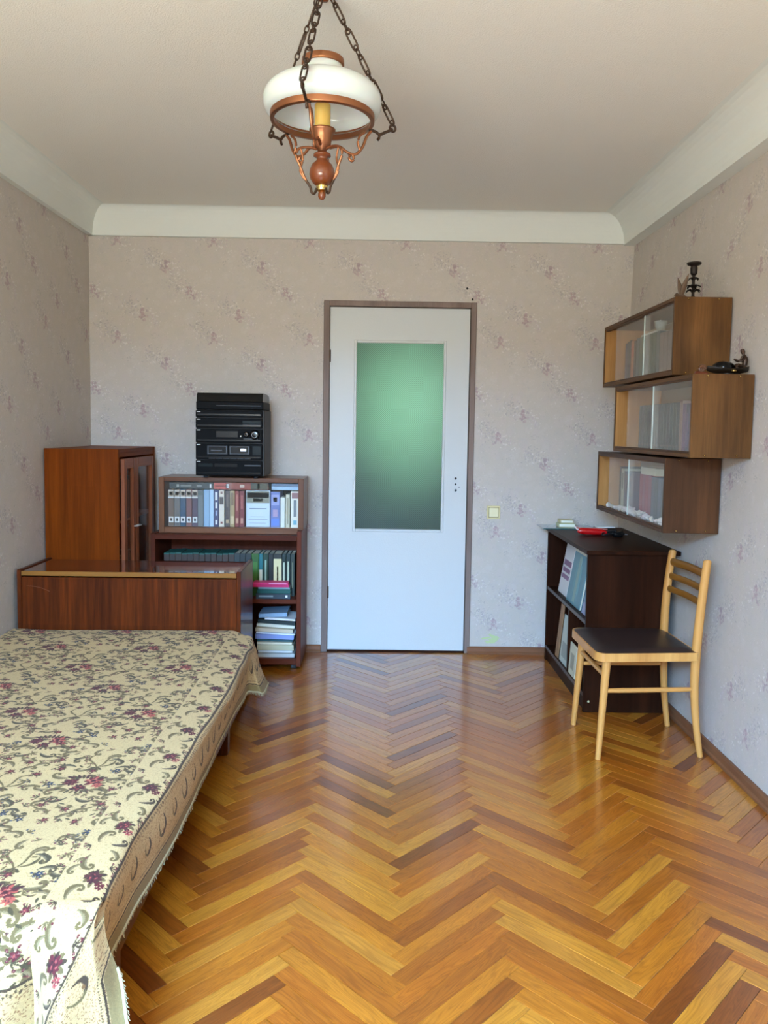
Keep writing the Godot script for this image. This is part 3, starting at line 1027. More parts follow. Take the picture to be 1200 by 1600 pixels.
# ------------------------------------------------------------------ bed
func bed() -> void:
	var t := thing("bed", "low mahogany bed base mostly hidden under the patterned bedspread", "bed", Vector3(-1.10, 0, -2.55))
	boxed("mattress", mat(c8(180, 170, 150), 0.9), t, Vector3(-1.645, 0.19, -3.57), Vector3(-0.600, 0.352, -1.56), 0.03)
	boxed("side_rail", M.mahogany, t, Vector3(-0.605, 0.10, -3.56), Vector3(-0.580, 0.215, -1.54), 0.003, 2)
	boxed("side_rail", M.mahogany, t, Vector3(-1.645, 0.10, -3.56), Vector3(-1.620, 0.215, -1.54), 0.003, 2)
	boxed("end_rail", M.mahogany, t, Vector3(-1.620, 0.10, -1.565), Vector3(-0.605, 0.215, -1.54), 0.003, 0)
	boxed("slat_base", M.case_dark, t, Vector3(-1.620, 0.165, -3.56), Vector3(-0.605, 0.189, -1.565), 0.0)
	for p in [Vector2(-0.61, -3.12), Vector2(-0.61, -1.75), Vector2(-1.60, -3.12), Vector2(-1.60, -1.75)]:
		boxed("leg", M.mahogany, t, Vector3(p.x - 0.025, 0, p.y - 0.025), Vector3(p.x + 0.025, 0.10, p.y + 0.025), 0.004)

	# the tapestry spread: field, border over the long side, fall at the foot, corner fold
	var s := thing("bedspread", "cream tapestry bedspread with olive scrolls and burgundy flowers covering the bed", "bedspread", Vector3(-1.10, 0.37, -2.55))
	var n := noise(31, 0.9, 2)
	var topy := func(x: float, z: float) -> float:
		return 0.379 + 0.010 * n.get_noise_2d(x * 1.2, z * 1.0) - 0.010 * smoothstep(-1.75, -1.50, z)
	var z0 := -3.575
	var z1 := -1.525
	var P := []
	var T := []
	for i in 61:
		var z := lerpf(z0, z1, i / 60.0)
		var row := []
		var tr := []
		for j in 31:
			var x := lerpf(-1.655, -0.655, j / 30.0)
			row.append(Vector3(x, topy.call(x, z), z))
			tr.append(Vector2((x + 1.062) / 0.39, (z + 2.543) / 0.5))
		P.append(row)
		T.append(tr)
	var st := begin()
	sheet(st, P, T)
	part(st, "field", M.field, s)
	# border: across from x = -0.655 over the wavering edge and down
	var edge := Curve.new()
	edge.min_value = -1.0
	edge.max_value = 0.0
	edge.bake_resolution = 300
	for e in [[-3.58, -0.556], [-3.45, -0.538], [-3.10, -0.522], [-2.80, -0.511], [-2.55, -0.521], [-2.30, -0.525], [-2.05, -0.535], [-1.81, -0.553], [-1.63, -0.546], [-1.50, -0.535]]:
		edge.add_point(Vector2((e[0] + 3.6) / 2.2, e[1]), 0.0, 0.0)
	var prof := func(z: float) -> Array:
		var flare := smoothstep(-3.26, -3.46, z)
		var ex: float = edge.sample_baked((z + 3.6) / 2.2)
		var y: float = 0.376 + 0.006 * n.get_noise_2d(11.0, z * 2.0) - 0.010 * flare - 0.016 * smoothstep(-1.75, -1.50, z)
		var drop := 0.176 + 0.016 * n.get_noise_2d(80.0, z * 2.4) + 0.016 * flare
		var hx := -0.545 + 0.062 * flare + 0.008 * sin(z * 5.0)
		var out := []
		for k in 5:
			var x := lerpf(-0.655, ex - 0.030, k / 4.0)
			out.append(Vector2(x, lerpf(topy.call(x, z), y - 0.003, smoothstep(-0.655, ex - 0.030, x))))
		for k in 6:
			var a := PI / 2 * k / 5.0
			out.append(Vector2(ex - 0.022 + 0.022 * sin(a), y - 0.026 + 0.022 * cos(a)))
		for k in range(1, 9):
			var q := k / 8.0
			out.append(Vector2(lerpf(ex, hx, q) + 0.007 * sin(q * 4.0 + z * 3.0) * sin(PI * q), y - 0.026 - (drop - 0.026) * q))
		return out
	P = []
	T = []
	for i in 121:
		var z := lerpf(z0, z1, i / 120.0)
		var row := []
		var tr := []
		var len_ := 0.0
		var q: Array = prof.call(z)
		var flare := smoothstep(-3.26, -3.46, z)
		var whole := 0.0
		for j in range(1, q.size()):
			whole += q[j].distance_to(q[j - 1])
		for j in q.size():
			if j > 0:
				len_ += q[j].distance_to(q[j - 1])
			row.append(Vector3(q[j].x, q[j].y, z + (0.10 * flare * clampf((0.377 - q[j].y) / 0.18, 0.0, 1.0)) + 0.012 * sin(z * 60.0) * flare * clampf((0.377 - q[j].y) / 0.18, 0.0, 1.0)))
			tr.append(Vector2((z + 2.31) / 0.40, len_ / whole))
		P.append(row)
		T.append(tr)
	st = begin()
	sheet(st, P, T)
	part(st, "side_border", M.border, s)
	var hem := []
	for r in P:
		hem.append(r[r.size() - 1])
	st = begin()
	tube(st, hem, 0.0035, 6)
	part(st, "hem_cord", M.fringe, s)
	var threads := begin()
	for i in hem.size() - 1:
		for k in 3:
			var p: Vector3 = hem[i].lerp(hem[i + 1], k / 3.0)
			tube(threads, [p, p + Vector3(rng.randfn(0.001, 0.002), -0.010 - rng.randf() * 0.004, rng.randfn(0, 0.003))], 0.0009, 4)
	# the fall over the foot of the bed: columns along w, rows down d
	var fold := func(x: float, d: float) -> float:      # how far the cloth stands off, with its flutes
		var k := clampf(d / 0.20, 0.0, 1.0)
		var out := 0.006 * sin(x * 19.0 + 0.6) + 0.004 * sin(x * 43.0 + 1.0)
		out -= 0.036 * exp(-pow((x + 0.640 + 0.05 * d) / 0.020, 2.0))
		out += 0.016 * exp(-pow((x + 0.700) / 0.030, 2.0)) + 0.030 * exp(-pow((x + 0.580) / 0.030, 2.0))
		return out * k
	var down := func(x: float, d: float) -> Vector3:    # d: cloth length past the edge
		var rr := 0.085
		var zz := z1
		var yy: float = topy.call(clampf(x, -1.655, -0.60), z1)
		if d < rr * PI / 2:
			zz += rr * sin(d / rr)
			yy -= rr * (1.0 - cos(d / rr))
		else:
			zz += rr + 0.03 * (d - rr * PI / 2)
			yy -= rr + (d - rr * PI / 2)
		return Vector3(x, yy, zz + fold.call(x, d))
	P = []
	T = []
	var TB := []
	for i in 33:
		var d := 0.35 * i / 32.0
		var row := []
		var tr := []
		var tb := []
		for j in 61:
			var x := lerpf(-1.655, -0.655, j / 60.0)
			row.append(down.call(x, d))
			tr.append(Vector2((x + 1.062) / 0.39, (d + z1 + 2.543) / 0.5))
			tb.append(Vector2((x + 0.07) / 0.40, lerpf(0.385, 1.0, clampf((d - 0.16) / 0.19, 0.0, 1.0))))
		P.append(row)
		T.append(tr)
		TB.append(tb)
	var cut := 15
	st = begin()
	sheet(st, P.slice(0, cut + 1), T.slice(0, cut + 1))
	part(st, "foot_fall", M.field, s)
	st = begin()
	sheet(st, P.slice(cut, 33), TB.slice(cut, 33))
	part(st, "foot_border", M.border, s)
	var hem2 := []
	for j in range(0, 61):
		hem2.append(P[32][j])
	# the corner: the side border runs on over the foot, and the spare cloth of the corner flares beside it
	P = []
	T = []
	for i in 33:
		var d := 0.35 * i / 32.0
		var spare := minf(0.178, 0.010 + d * 1.05)
		var xr := lerpf(-0.540, -0.468, smoothstep(0.0, 0.30, d)) - 0.012 * smoothstep(0.30, 0.35, d)
		var row := []
		var tr := []
		var xm := lerpf(-0.538, -0.630, smoothstep(0.02, 0.30, d))
		for j in 31:
			var w := 0.120 * j / 10.0 if j <= 10 else 0.120 + spare * (j - 10) / 20.0
			var x := lerpf(-0.655, xm, j / 10.0) if j <= 10 else lerpf(xm, xr, (j - 10) / 20.0)
			var p: Vector3 = down.call(x, d)
			var tuck := smoothstep(0.80, 1.0, j / 30.0)
			p.z -= tuck * tuck * 0.045 * (1.0 - smoothstep(0.16, 0.26, d) * 0.6)
			if d < 0.06:
				p.y -= 0.016 * smoothstep(0.7, 1.0, j / 30.0)
			row.append(p)
			tr.append(Vector2((d + z1 + 2.31) / 0.40, w / 0.298))
		P.append(row)
		T.append(tr)
	st = begin()
	sheet(st, P, T)
	part(st, "corner_fold", M.border, s)
	hem = []
	for i in range(15, 33):
		hem.append(P[i][30])
	for j in range(29, -1, -1):
		hem.append(P[32][j])
	hem2.reverse()
	hem.append_array(hem2)
	st = begin()
	tube(st, hem, 0.0035, 6)
	part(st, "hem_cord", M.fringe, s)
	for i in 46:
		for k in 3:
			var p: Vector3 = hem[i].lerp(hem[i + 1], k / 3.0)
			tube(threads, [p, p + Vector3(0.008 if i < 18 else 0.001, -0.010 - rng.randf() * 0.004, rng.randfn(0, 0.003))], 0.0009, 4)
	var fr := part(threads, "fringe", M.fringe, s)
	fr.set_meta("kind", "stuff")

	# chest for bedding at the head of the bed
	var c := thing("bedding_chest", "wide polished mahogany bedding chest with a hinged lid at the head of the bed", "chest", Vector3(-1.13, 0, -3.76))
	var xa := -1.638
	var xb := -0.617
	boxed("side_panel", M.mahogany, c, Vector3(xa, 0.02, -3.927), Vector3(xa + 0.020, 0.655, -3.580), 0.002)
	boxed("side_panel", M.mahogany, c, Vector3(xb - 0.020, 0.02, -3.927), Vector3(xb, 0.657, -3.580), 0.002)
	boxed("front_panel", M.mahogany, c, Vector3(xa + 0.020, 0.04, -3.602), Vector3(xb - 0.020, 0.622, -3.584), 0.002)
	boxed("back_panel", M.mahogany, c, Vector3(xa + 0.020, 0.04, -3.923), Vector3(xb - 0.020, 0.622, -3.906), 0.002)
	boxed("bottom_panel", M.mahogany, c, Vector3(xa + 0.020, 0.04, -3.906), Vector3(xb - 0.020, 0.058, -3.602), 0.002, 0)
	boxed("lid", M.mahogany_lid, c, Vector3(xa + 0.021, 0.628, -3.904), Vector3(xb - 0.021, 0.650, -3.582), 0.002, 0)
	boxed("lid_edge", M.beech_dark, c, Vector3(xa + 0.021, 0.6285, -3.582), Vector3(xb - 0.021, 0.6495, -3.5795), 0.0008, 0)
	var scr := begin()
	var sp := curve([Vector3(-1.595, 0.581, -3.5838), Vector3(-1.56, 0.578, -3.5838), Vector3(-1.53, 0.572, -3.5838), Vector3(-1.49, 0.556, -3.5838)], 10)
	tube(scr, sp, 0.0012, 5, false, 0.3)
	part(scr, "scratch", mat(c8(150, 92, 62), 0.5), c)

# ------------------------------------------------------------------ cabinet in the corner
func left_cabinet() -> void:
	var t := thing("display_cabinet", "tall orange veneer cabinet with two glazed doors in the left corner", "cabinet", Vector3(-1.47, 0, -4.23))
	var xa := -1.652
	var xb := -1.285
	var za := -4.575
	var zb := -3.930
	boxed("side_panel", M.veneer_orange, t, Vector3(xa, 0.0, zb - 0.020), Vector3(xb, 1.200, zb), 0.0015)
	boxed("side_panel", M.veneer_orange, t, Vector3(xa, 0.0, za), Vector3(xb, 1.200, za + 0.020), 0.0015)
	boxed("top_panel", M.veneer_orange, t, Vector3(xa, 1.178, za + 0.020), Vector3(xb - 0.004, 1.199, zb - 0.020), 0.0015, 2)
	boxed("back_panel", M.case_dark, t, Vector3(xa, 0.06, za + 0.020), Vector3(xa + 0.010, 1.178, zb - 0.020), 0.001)
	boxed("plinth", M.veneer_orange, t, Vector3(xa + 0.010, 0.0, za + 0.020), Vector3(xb - 0.030, 0.06, zb - 0.020), 0.001, 2)
	for y in [0.06, 0.44, 0.82]:
		boxed("shelf", M.veneer_rim, t, Vector3(xa + 0.010, y, za + 0.020), Vector3(xb - 0.02, y + 0.018, zb - 0.020), 0.001, 2)
	boxed("front_rail", M.veneer_orange, t, Vector3(xb - 0.018, 1.158, za + 0.020), Vector3(xb - 0.004, 1.178, zb - 0.020), 0.001, 2)
	for e in [[zb - 0.030, -4.148], [-4.152, -4.478]]:
		var z0: float = e[1] if e[1] < e[0] else e[0]
		var z1: float = e[0] if e[1] < e[0] else e[1]
		z0 += 0.002
		var st := begin()
		uv_shift = Vector2(rng.randf(), rng.randf())
		box(st, Vector3(xb + 0.001, 0.07, z0), Vector3(xb + 0.021, 1.150, z0 + 0.040), 0.002)
		box(st, Vector3(xb + 0.001, 0.07, z1 - 0.040), Vector3(xb + 0.021, 1.150, z1), 0.002)
		box(st, Vector3(xb + 0.001, 1.100, z0 + 0.040), Vector3(xb + 0.021, 1.150, z1 - 0.040), 0.002, 2)
		box(st, Vector3(xb + 0.001, 0.07, z0 + 0.040), Vector3(xb + 0.021, 0.13, z1 - 0.040), 0.002, 2)
		uv_shift = Vector2.ZERO
		var dr := part(st, "door", M.veneer_rim, t)
		boxed("pane", M.glass, dr, Vector3(xb + 0.003, 0.12, z0 + 0.036), Vector3(xb + 0.006, 1.105, z1 - 0.036), 0.0)
		var hz := z0 + 0.020 if z1 > -4.1 else z1 - 0.020
		st = begin()
		tube(st, [Vector3(xb + 0.020, 0.795, hz - 0.014), Vector3(xb + 0.036, 0.793, hz - 0.010), Vector3(xb + 0.036, 0.793, hz + 0.010), Vector3(xb + 0.020, 0.795, hz + 0.014)], 0.004, 8)
		part(st, "handle", M.silver, dr)
	# books on the two upper shelves, seen dimly through the panes
	var k := 0
	for row in [[0.838, 8], [0.458, 7]]:
		var z := zb - 0.04
		for i in int(row[1]):
			var w := rng.randf_range(0.022, 0.040)
			var h := rng.randf_range(0.17, 0.22)
			var c: Color = [c8(52, 40, 44), c8(34, 30, 36), c8(90, 84, 76), c8(40, 30, 24), c8(66, 34, 30), c8(30, 44, 44)][(i + k) % 6]
			book(Vector3(-1.42, row[0], z - w), Vector3(0.13, h, w), 0, c, c.lightened(0.3), "dim book behind the corner cabinet's glass, %s from the front on its %s shelf" % [ORD[i], "upper" if k == 0 else "lower"], "books inside the corner cabinet")
			z -= w + 0.001
		k += 2

# a book; face: 0 its spine looks along +x, 1 along -x, 2 along +z, 3 lying with its spine along +z, 4 cover to +z
func book(lo: Vector3, size: Vector3, face: int, c: Color, mark: Color, label: String, group := "", more := {}) -> Node3D:
	var t := thing("book" if not more.has("called") else more.called, label, more.get("category", "book"), Vector3(lo.x + size.x / 2, lo.y, lo.z + size.z / 2), group)
	var roll: float = more.get("roll", 0.0)
	var mid := Vector3(lo.x + size.x / 2, lo.y, lo.z + size.z / 2)
	var tilt: Basis = more.get("basis", Basis.IDENTITY)
	t.transform.basis = tilt
	var cm := mat(c, more.get("rough", 0.45))
	var hi := lo + size
	var th := 0.0025
	var ax := 0 if face < 2 else 2        # the axis the spine looks along
	var s := -1.0 if face == 1 else 1.0
	var lying := face == 3
	var st := begin()
	# boards and spine
	var thick := 1 if lying else (2 if ax == 0 else 0)
	if face == 4:
		thick = 2
		ax = 0
		s = -1.0
	var a_hi := hi
	a_hi[thick] = lo[thick] + th
	box(st, lo, a_hi, 0.0008)
	var b_lo := lo
	b_lo[thick] = hi[thick] - th
	box(st, b_lo, hi, 0.0008)
	var sp_lo := lo
	var sp_hi := hi
	sp_lo[thick] += th
	sp_hi[thick] -= th
	if s > 0:
		sp_lo[ax] = hi[ax] - th
	else:
		sp_hi[ax] = lo[ax] + th
	box(st, sp_lo, sp_hi, 0.0)
	part(st, "cover", cm, t)
	var p_lo := lo + Vector3.ONE * 0.003
	var p_hi := hi - Vector3.ONE * 0.003
	p_lo[thick] = lo[thick] + th
	p_hi[thick] = hi[thick] - th
	if s > 0:
		p_hi[ax] = hi[ax] - th
	else:
		p_lo[ax] = lo[ax] + th
	boxed("page_block", M.paper_edge, t, p_lo, p_hi, 0.0)
	# bands, labels and lines printed on the spine: [from, to along the height (0..1), inset across, colour]
	for b in more.get("bands", []):
		var q_lo := lo
		var q_hi := hi
		var up := 1 if not lying else 0
		var across := 3 - up - ax if face != 4 else 0
		if lying:
			across = 1
		q_lo[up] = lerpf(lo[up], hi[up], b[0])
		q_hi[up] = lerpf(lo[up], hi[up], b[1])
		var ins: float = size[across] * b[2]
		q_lo[across] += ins
		q_hi[across] -= ins
		var fa := 2 if face == 4 else ax
		var fs := 1.0 if face == 4 else s
		if fs > 0:
			q_lo[fa] = hi[fa] - 0.0002
			q_hi[fa] = hi[fa] + 0.0006
		else:
			q_hi[fa] = lo[fa] + 0.0002
			q_lo[fa] = lo[fa] - 0.0006
		boxed("spine_print", mat(b[3], 0.5), t, q_lo, q_hi, 0.0)
	return t

# ------------------------------------------------------------------ bookcase and the glazed case on it
func bookcase() -> void:
	var t := thing("bookcase", "low reddish brown open bookcase right of the bedding chest, crammed with books", "bookcase", Vector3(-0.81, 0, -4.40))
	var zb := -4.228
	var za := -4.578
	boxed("side_panel", M.case_red, t, Vector3(-1.215, 0.02, za), Vector3(-1.190, 0.742, zb), 0.002)
	boxed("side_panel", M.case_red, t, Vector3(-0.428, 0.02, za), Vector3(-0.403, 0.760, zb), 0.002)
	boxed("top_panel", M.case_red, t, Vector3(-1.190, 0.710, za), Vector3(-0.428, 0.736, zb), 0.002, 0)
	boxed("shelf", M.case_red, t, Vector3(-1.190, 0.365, za + 0.01), Vector3(-0.428, 0.390, zb - 0.004), 0.002, 0)
	boxed("bottom_panel", M.case_red, t, Vector3(-1.190, 0.030, za + 0.01), Vector3(-0.428, 0.062, zb - 0.002), 0.002, 0)
	boxed("back_panel", M.case_red, t, Vector3(-1.190, 0.030, za), Vector3(-0.428, 0.710, za + 0.008), 0.0)
	for x in [-1.19, -0.445]:
		for z in [zb - 0.05, za + 0.04]:
			boxed("foot", M.black, t, Vector3(x - 0.016, 0.0, z - 0.016), Vector3(x + 0.016, 0.0205 if absf(x) > 0.5 else 0.0305, z + 0.016), 0.003)

	var g := thing("glazed_bookcase", "shallow brown book case with sliding glass standing on the reddish bookcase", "bookcase", Vector3(-0.80, 0.737, -4.43))
	var y0 := 0.737
	var y1 := 1.043
	var xa := -1.186
	var xb := -0.398
	var zf := -4.290
	var zr := -4.560
	boxed("side_panel", M.box_brown, g, Vector3(xa, y0, zr), Vector3(xa + 0.030, y1, zf), 0.002)
	boxed("side_panel", M.box_brown, g, Vector3(xb - 0.030, y0 + 0.024, zr), Vector3(xb, y1, zf), 0.002)
	boxed("top_panel", M.box_brown, g, Vector3(xa + 0.030, y1 - 0.024, zr), Vector3(xb - 0.030, y1, zf), 0.002, 0)
	boxed("bottom_panel", M.box_brown, g, Vector3(xa + 0.030, y0, zr), Vector3(xb - 0.030, y0 + 0.034, zf), 0.002, 0)
	boxed("back_panel", M.case_dark, g, Vector3(xa + 0.030, y0 + 0.034, zr), Vector3(xb - 0.030, y1 - 0.024, zr + 0.006), 0.0)
	boxed("sliding_pane", M.glass, g, Vector3(xa + 0.030, y0 + 0.034, zf - 0.012), Vector3(-0.79, y1 - 0.024, zf - 0.008), 0.0)
	boxed("sliding_pane", M.glass, g, Vector3(-0.81, y0 + 0.034, zf - 0.022), Vector3(xb - 0.030, y1 - 0.024, zf - 0.018), 0.0)

	# books behind the sliding glass; px: their place in the photograph's row, left to right
	var fx := func(px: float) -> float:
		return -1.153 + (px - 258.0) * 0.003530
	var yb := y0 + 0.0345
	var w := c8(226, 226, 220)
	var set5 := [c8(112, 88, 70), c8(104, 98, 92), c8(40, 74, 98), c8(120, 74, 70), c8(78, 56, 74)]
	var set_names := ["brown", "grey", "blue", "reddish", "plum"]
	for i in 5:
		var a: float = 261.6 + 9.2 * i
		book(Vector3(fx.call(a), yb, -4.46), Vector3(0.0310, 0.203, 0.145), 2, set5[i], w, "%s volume with white bands on its spine, in the banded set behind the sliding glass" % set_names[i], "banded set in the glazed case", {"bands": [[0.80, 0.98, 0.06, c8(190, 176, 156)], [0.84, 0.93, 0.2, set5[i].lightened(0.2)], [0.765, 0.795, 0.0, w], [0.10, 0.26, 0.1, w], [0.14, 0.22, 0.32, set5[i]]]})
	var list := [
		[307.2, 316.0, 0.200, c8(104, 112, 112), "slim grey book right of the banded set behind the glass", [[0.86, 0.97, 0.1, c8(84, 96, 92)]]],
		[316.6, 325.4, 0.202, c8(140, 176, 204), "pale blue book beside the slim grey one behind the glass", []],
		[325.8, 331.8, 0.204, c8(178, 206, 228), "lighter blue book left of the navy lettered spine", []],
		[332.4, 339.4, 0.202, c8(44, 50, 96), "navy book with white lettering down its spine", [[0.72, 0.94, 0.25, w], [0.50, 0.66, 0.3, w], [0.30, 0.44, 0.35, c8(160, 170, 200)], [0.06, 0.18, 0.3, w]]],
		[340.0, 348.0, 0.200, c8(222, 212, 194), "cream book with a dark picture high on its spine", [[0.62, 0.82, 0.12, c8(70, 52, 46)], [0.90, 0.97, 0.3, c8(120, 80, 70)], [0.08, 0.14, 0.3, c8(120, 60, 50)]]],
		[349.6, 356.4, 0.198, c8(60, 44, 38), "dark brown book next to the cream one with picture", [[0.55, 0.9, 0.3, c8(104, 84, 66)], [0.1, 0.2, 0.2, c8(176, 150, 110)]]],
		[356.8, 364.2, 0.198, c8(172, 148, 100), "tan book between dark brown and red volumes", [[0.60, 0.95, 0.2, c8(120, 96, 62)], [0.08, 0.30, 0.15, c8(206, 184, 140)]]],
		[364.8, 371.2, 0.198, c8(140, 50, 44), "first red book, left of its darker red twin", [[0.45, 0.9, 0.35, c8(190, 120, 100)], [0.1, 0.25, 0.2, c8(200, 150, 120)]]],
		[371.8, 379.2, 0.198, c8(122, 40, 40), "darker red book beside the propped landscape cover", [[0.5, 0.88, 0.3, c8(176, 96, 84)], [0.1, 0.25, 0.25, c8(190, 140, 120)]]],
		[420.0, 434.6, 0.196, c8(106, 122, 178), "violet blue book right of the propped landscape cover", [[0.62, 0.92, 0.1, c8(150, 160, 206)], [0.72, 0.84, 0.3, c8(40, 44, 70)], [0.3, 0.5, 0.25, c8(170, 150, 180)], [0.05, 0.25, 0.08, c8(96, 132, 210)]]],
		[435.4, 442.0, 0.166, c8(218, 222, 212), "short white book beside the violet blue one", []],
		[443.4, 449.6, 0.182, c8(204, 202, 178), "narrow cream book left of the thick white one", [[0.1, 0.9, 0.3, c8(160, 156, 130)]]],
		[451.2, 464.6, 0.200, c8(228, 226, 210), "thick white book at the right end of the glazed case", [[0.80, 0.96, 0.12, c8(150, 110, 110)], [0.30, 0.76, 0.33, c8(120, 130, 136)], [0.08, 0.2, 0.3, c8(110, 170, 190)]]],
	]
	for b in list:
		var x0: float = fx.call(b[0])
		book(Vector3(x0, yb, -4.46), Vector3(fx.call(b[1]) - x0, b[2], 0.145), 2, b[3], w, b[4], "", {"bands": b[5]})
	# cover turned to the room
	var cx: float = fx.call(381.2)
	var cb := book(Vector3(cx, yb, -4.352), Vector3(fx.call(418.2) - cx, 0.200, 0.020), 4, c8(206, 222, 234), w, "book propped with its landscape cover facing out behind the glass", "", {"bands": [[0.66, 0.985, 0.02, c8(132, 136, 116)], [0.80, 0.94, 0.05, c8(176, 178, 170)], [0.70, 0.78, 0.3, c8(96, 104, 78)], [0.49, 0.515, 0.14, c8(120, 140, 160)], [0.27, 0.285, 0.2, c8(150, 160, 176)], [0.20, 0.215, 0.1, c8(150, 160, 176)], [0.10, 0.112, 0.15, c8(150, 160, 176)]]})
	# books lying along the top of the row
	var yt := yb + 0.2045
	var x1: float = fx.call(330.5)
	book(Vector3(fx.call(263.0), yt, -4.46), Vector3(x1 - fx.call(263.0), 0.036, 0.135), 3, c8(44, 52, 46), w, "dark green book lying on the left end of the glazed row", "", {"bands": [[0.16, 0.22, 0.3, c8(150, 150, 140)], [0.25, 0.50, 0.36, c8(120, 124, 116)], [0.62, 0.74, 0.36, c8(130, 130, 120)], [0.92, 0.96, 0.2, w]]})
	x1 = fx.call(416.0)
	book(Vector3(fx.call(331.5), yt, -4.46), Vector3(x1 - fx.call(331.5), 0.038, 0.135), 3, c8(148, 62, 38), w, "orange red book lying in the middle of the glazed row", "", {"bands": [[0.0, 0.24, 0.06, c8(196, 84, 66)], [0.02, 0.26, 0.55, c8(60, 34, 28)], [0.26, 0.62, 0.5, c8(186, 98, 44)], [0.22, 0.27, 0.2, w], [0.48, 0.56, 0.3, c8(210, 190, 170)], [0.68, 0.99, 0.04, c8(74, 74, 50)], [0.80, 0.84, 0.1, c8(170, 176, 110)]]})
	x1 = fx.call(464.5)
	book(Vector3(fx.call(421.0), yt, -4.46), Vector3(x1 - fx.call(421.0), 0.020, 0.130), 3, c8(168, 200, 222), w, "lower pale blue book lying at the right end of the glazed row")
	book(Vector3(fx.call(421.0), yt + 0.0204, -4.46), Vector3(x1 - fx.call(421.0), 0.016, 0.130), 3, c8(110, 134, 158), w, "upper slate blue book lying at the right end of the glazed row")

	# long row on the shelf below: teal set, then darker bindings
	var x := -1.165
	for i in 12:
		book(Vector3(x, 0.3905, -4.46), Vector3(0.0315, 0.232 + 0.002 * (i % 3), 0.150), 2, c8(66, 52, 44), c8(40, 92, 84), "%s teal topped volume from the left in the open bookcase behind the chest" % ORD[i], "teal topped set in the open bookcase", {"bands": [[0.55, 0.80, 0.1, c8(176, 166, 150) if i in [3, 7, 9] else c8(110, 88, 78)], [0.15, 0.3, 0.2, c8(120, 104, 92)]], "top": c8(44, 98, 88)})
		boxed("dust_jacket", mat(c8(44, 98, 88), 0.5), get_child(get_child_count() - 1), Vector3(x + 0.0005, 0.6155 + 0.002 * (i % 3), -4.459), Vector3(x + 0.031, 0.6235 + 0.002 * (i % 3), -4.309), 0.001)
		x += 0.0322
	var darks := [
		[0.030, c8(54, 60, 58), "charcoal book right after the teal topped set", []],
		[0.030, c8(48, 52, 50), "second charcoal book after the teal topped set", []],
		[0.032, c8(42, 50, 50), "third charcoal book after the teal topped set", []],
		[0.040, c8(46, 92, 30), "bright green book just above the chest's right edge", [[0.2, 0.8, 0.2, c8(70, 120, 44)]]],
		[0.020, c8(34, 108, 112), "teal and white book right of the bright green one", [[0.05, 0.62, 0.1, c8(214, 218, 196)]]],
		[0.030, c8(22, 56, 38), "dark green book with pale lettering beside the teal and white one", [[0.2, 0.85, 0.35, c8(150, 180, 160)]]],
		[0.026, c8(30, 32, 28), "black book left of the one with the cream label", []],
		[0.046, c8(40, 40, 32), "wide dark book with a large cream label on its spine", [[0.10, 0.88, 0.03, c8(222, 210, 158)], [0.3, 0.7, 0.42, c8(130, 116, 80)]]],
		[0.022, c8(24, 42, 34), "narrow dark green book right of the cream label, lettered", [[0.1, 0.8, 0.33, c8(190, 200, 170)]]],
		[0.022, c8(22, 40, 34), "second narrow dark green book right of the cream label", [[0.2, 0.82, 0.33, c8(190, 200, 170)]]],
		[0.024, c8(40, 52, 42), "last dark book against the right side of the open bookcase", [[0.2, 0.8, 0.38, c8(120, 120, 90)]]],
	]
	for b in darks:
		book(Vector3(x, 0.3905, -4.46), Vector3(b[0], 0.236, 0.150), 2, b[1], w, b[2], "", {"bands": b[3]})
		x += b[0] + 0.001
	# pile before them
	var py := 0.3905
	for b in [[0.030, c8(44, 58, 66), -0.648, -0.462, "dark slate book at the bottom of the shelf pile", [[0.08, 0.5, 0.35, c8(120, 134, 136)], [0.86, 0.92, 0.3, w]]], [0.024, c8(18, 80, 74), -0.640, -0.462, "dark teal book second from below in the shelf pile", []], [0.010, c8(128, 150, 158), -0.636, -0.464, "thin grey blue booklet under the pink ones", []], [0.013, c8(206, 34, 104), -0.664, -0.470, "lower pink book of the shelf pile", []], [0.012, c8(222, 60, 124), -0.664, -0.474, "upper pink book on top of the shelf pile", [[0.45, 0.95, 0.3, c8(236, 170, 200)]]]]:
		book(Vector3(b[2], py, -4.300), Vector3(b[3] - b[2], b[0], 0.066), 3, b[1], w, b[4], "", {"bands": b[5]})
		py += b[0] + 0.0003
	# heap of folders and magazines at the bottom
	py = 0.0625
	var heap := [
		[0.022, c8(196, 202, 200), -0.640, -0.440, 0.0, "pale grey folder at the very bottom of the floor level heap"],
		[0.013, c8(224, 230, 230), -0.640, -0.452, 0.0, "white magazine second from the bottom of the heap"],
		[0.030, c8(196, 192, 160), -0.644, -0.444, -0.01, "thick beige green album low in the heap"],
		[0.012, c8(226, 218, 190), -0.644, -0.452, -0.01, "cream magazine under the teal one in the heap"],
		[0.009, c8(50, 92, 98), -0.644, -0.448, -0.02, "thin dark teal magazine below the lilac blue folder"],
		[0.027, c8(140, 152, 200), -0.654, -0.444, -0.03, "lilac blue folder in the middle of the heap"],
		[0.008, c8(222, 226, 234), -0.648, -0.436, -0.06, "thin white magazine slanting over the lilac blue folder"],
		[0.020, c8(206, 190, 164), -0.652, -0.448, -0.07, "beige folder above the slanting white magazine"],
		[0.018, c8(222, 216, 196), -0.648, -0.440, -0.08, "cream folder with marks, upper half of the heap"],
		[0.020, c8(34, 46, 44), -0.640, -0.438, -0.09, "dark green folder under the topmost papers"],
		[0.010, c8(232, 234, 236), -0.602, -0.436, -0.07, "white slab of paper sticking out near the heap's top"],
		[0.022, c8(140, 166, 190), -0.636, -0.480, 0.07, "grey blue magazine on top of the heap"],
	]
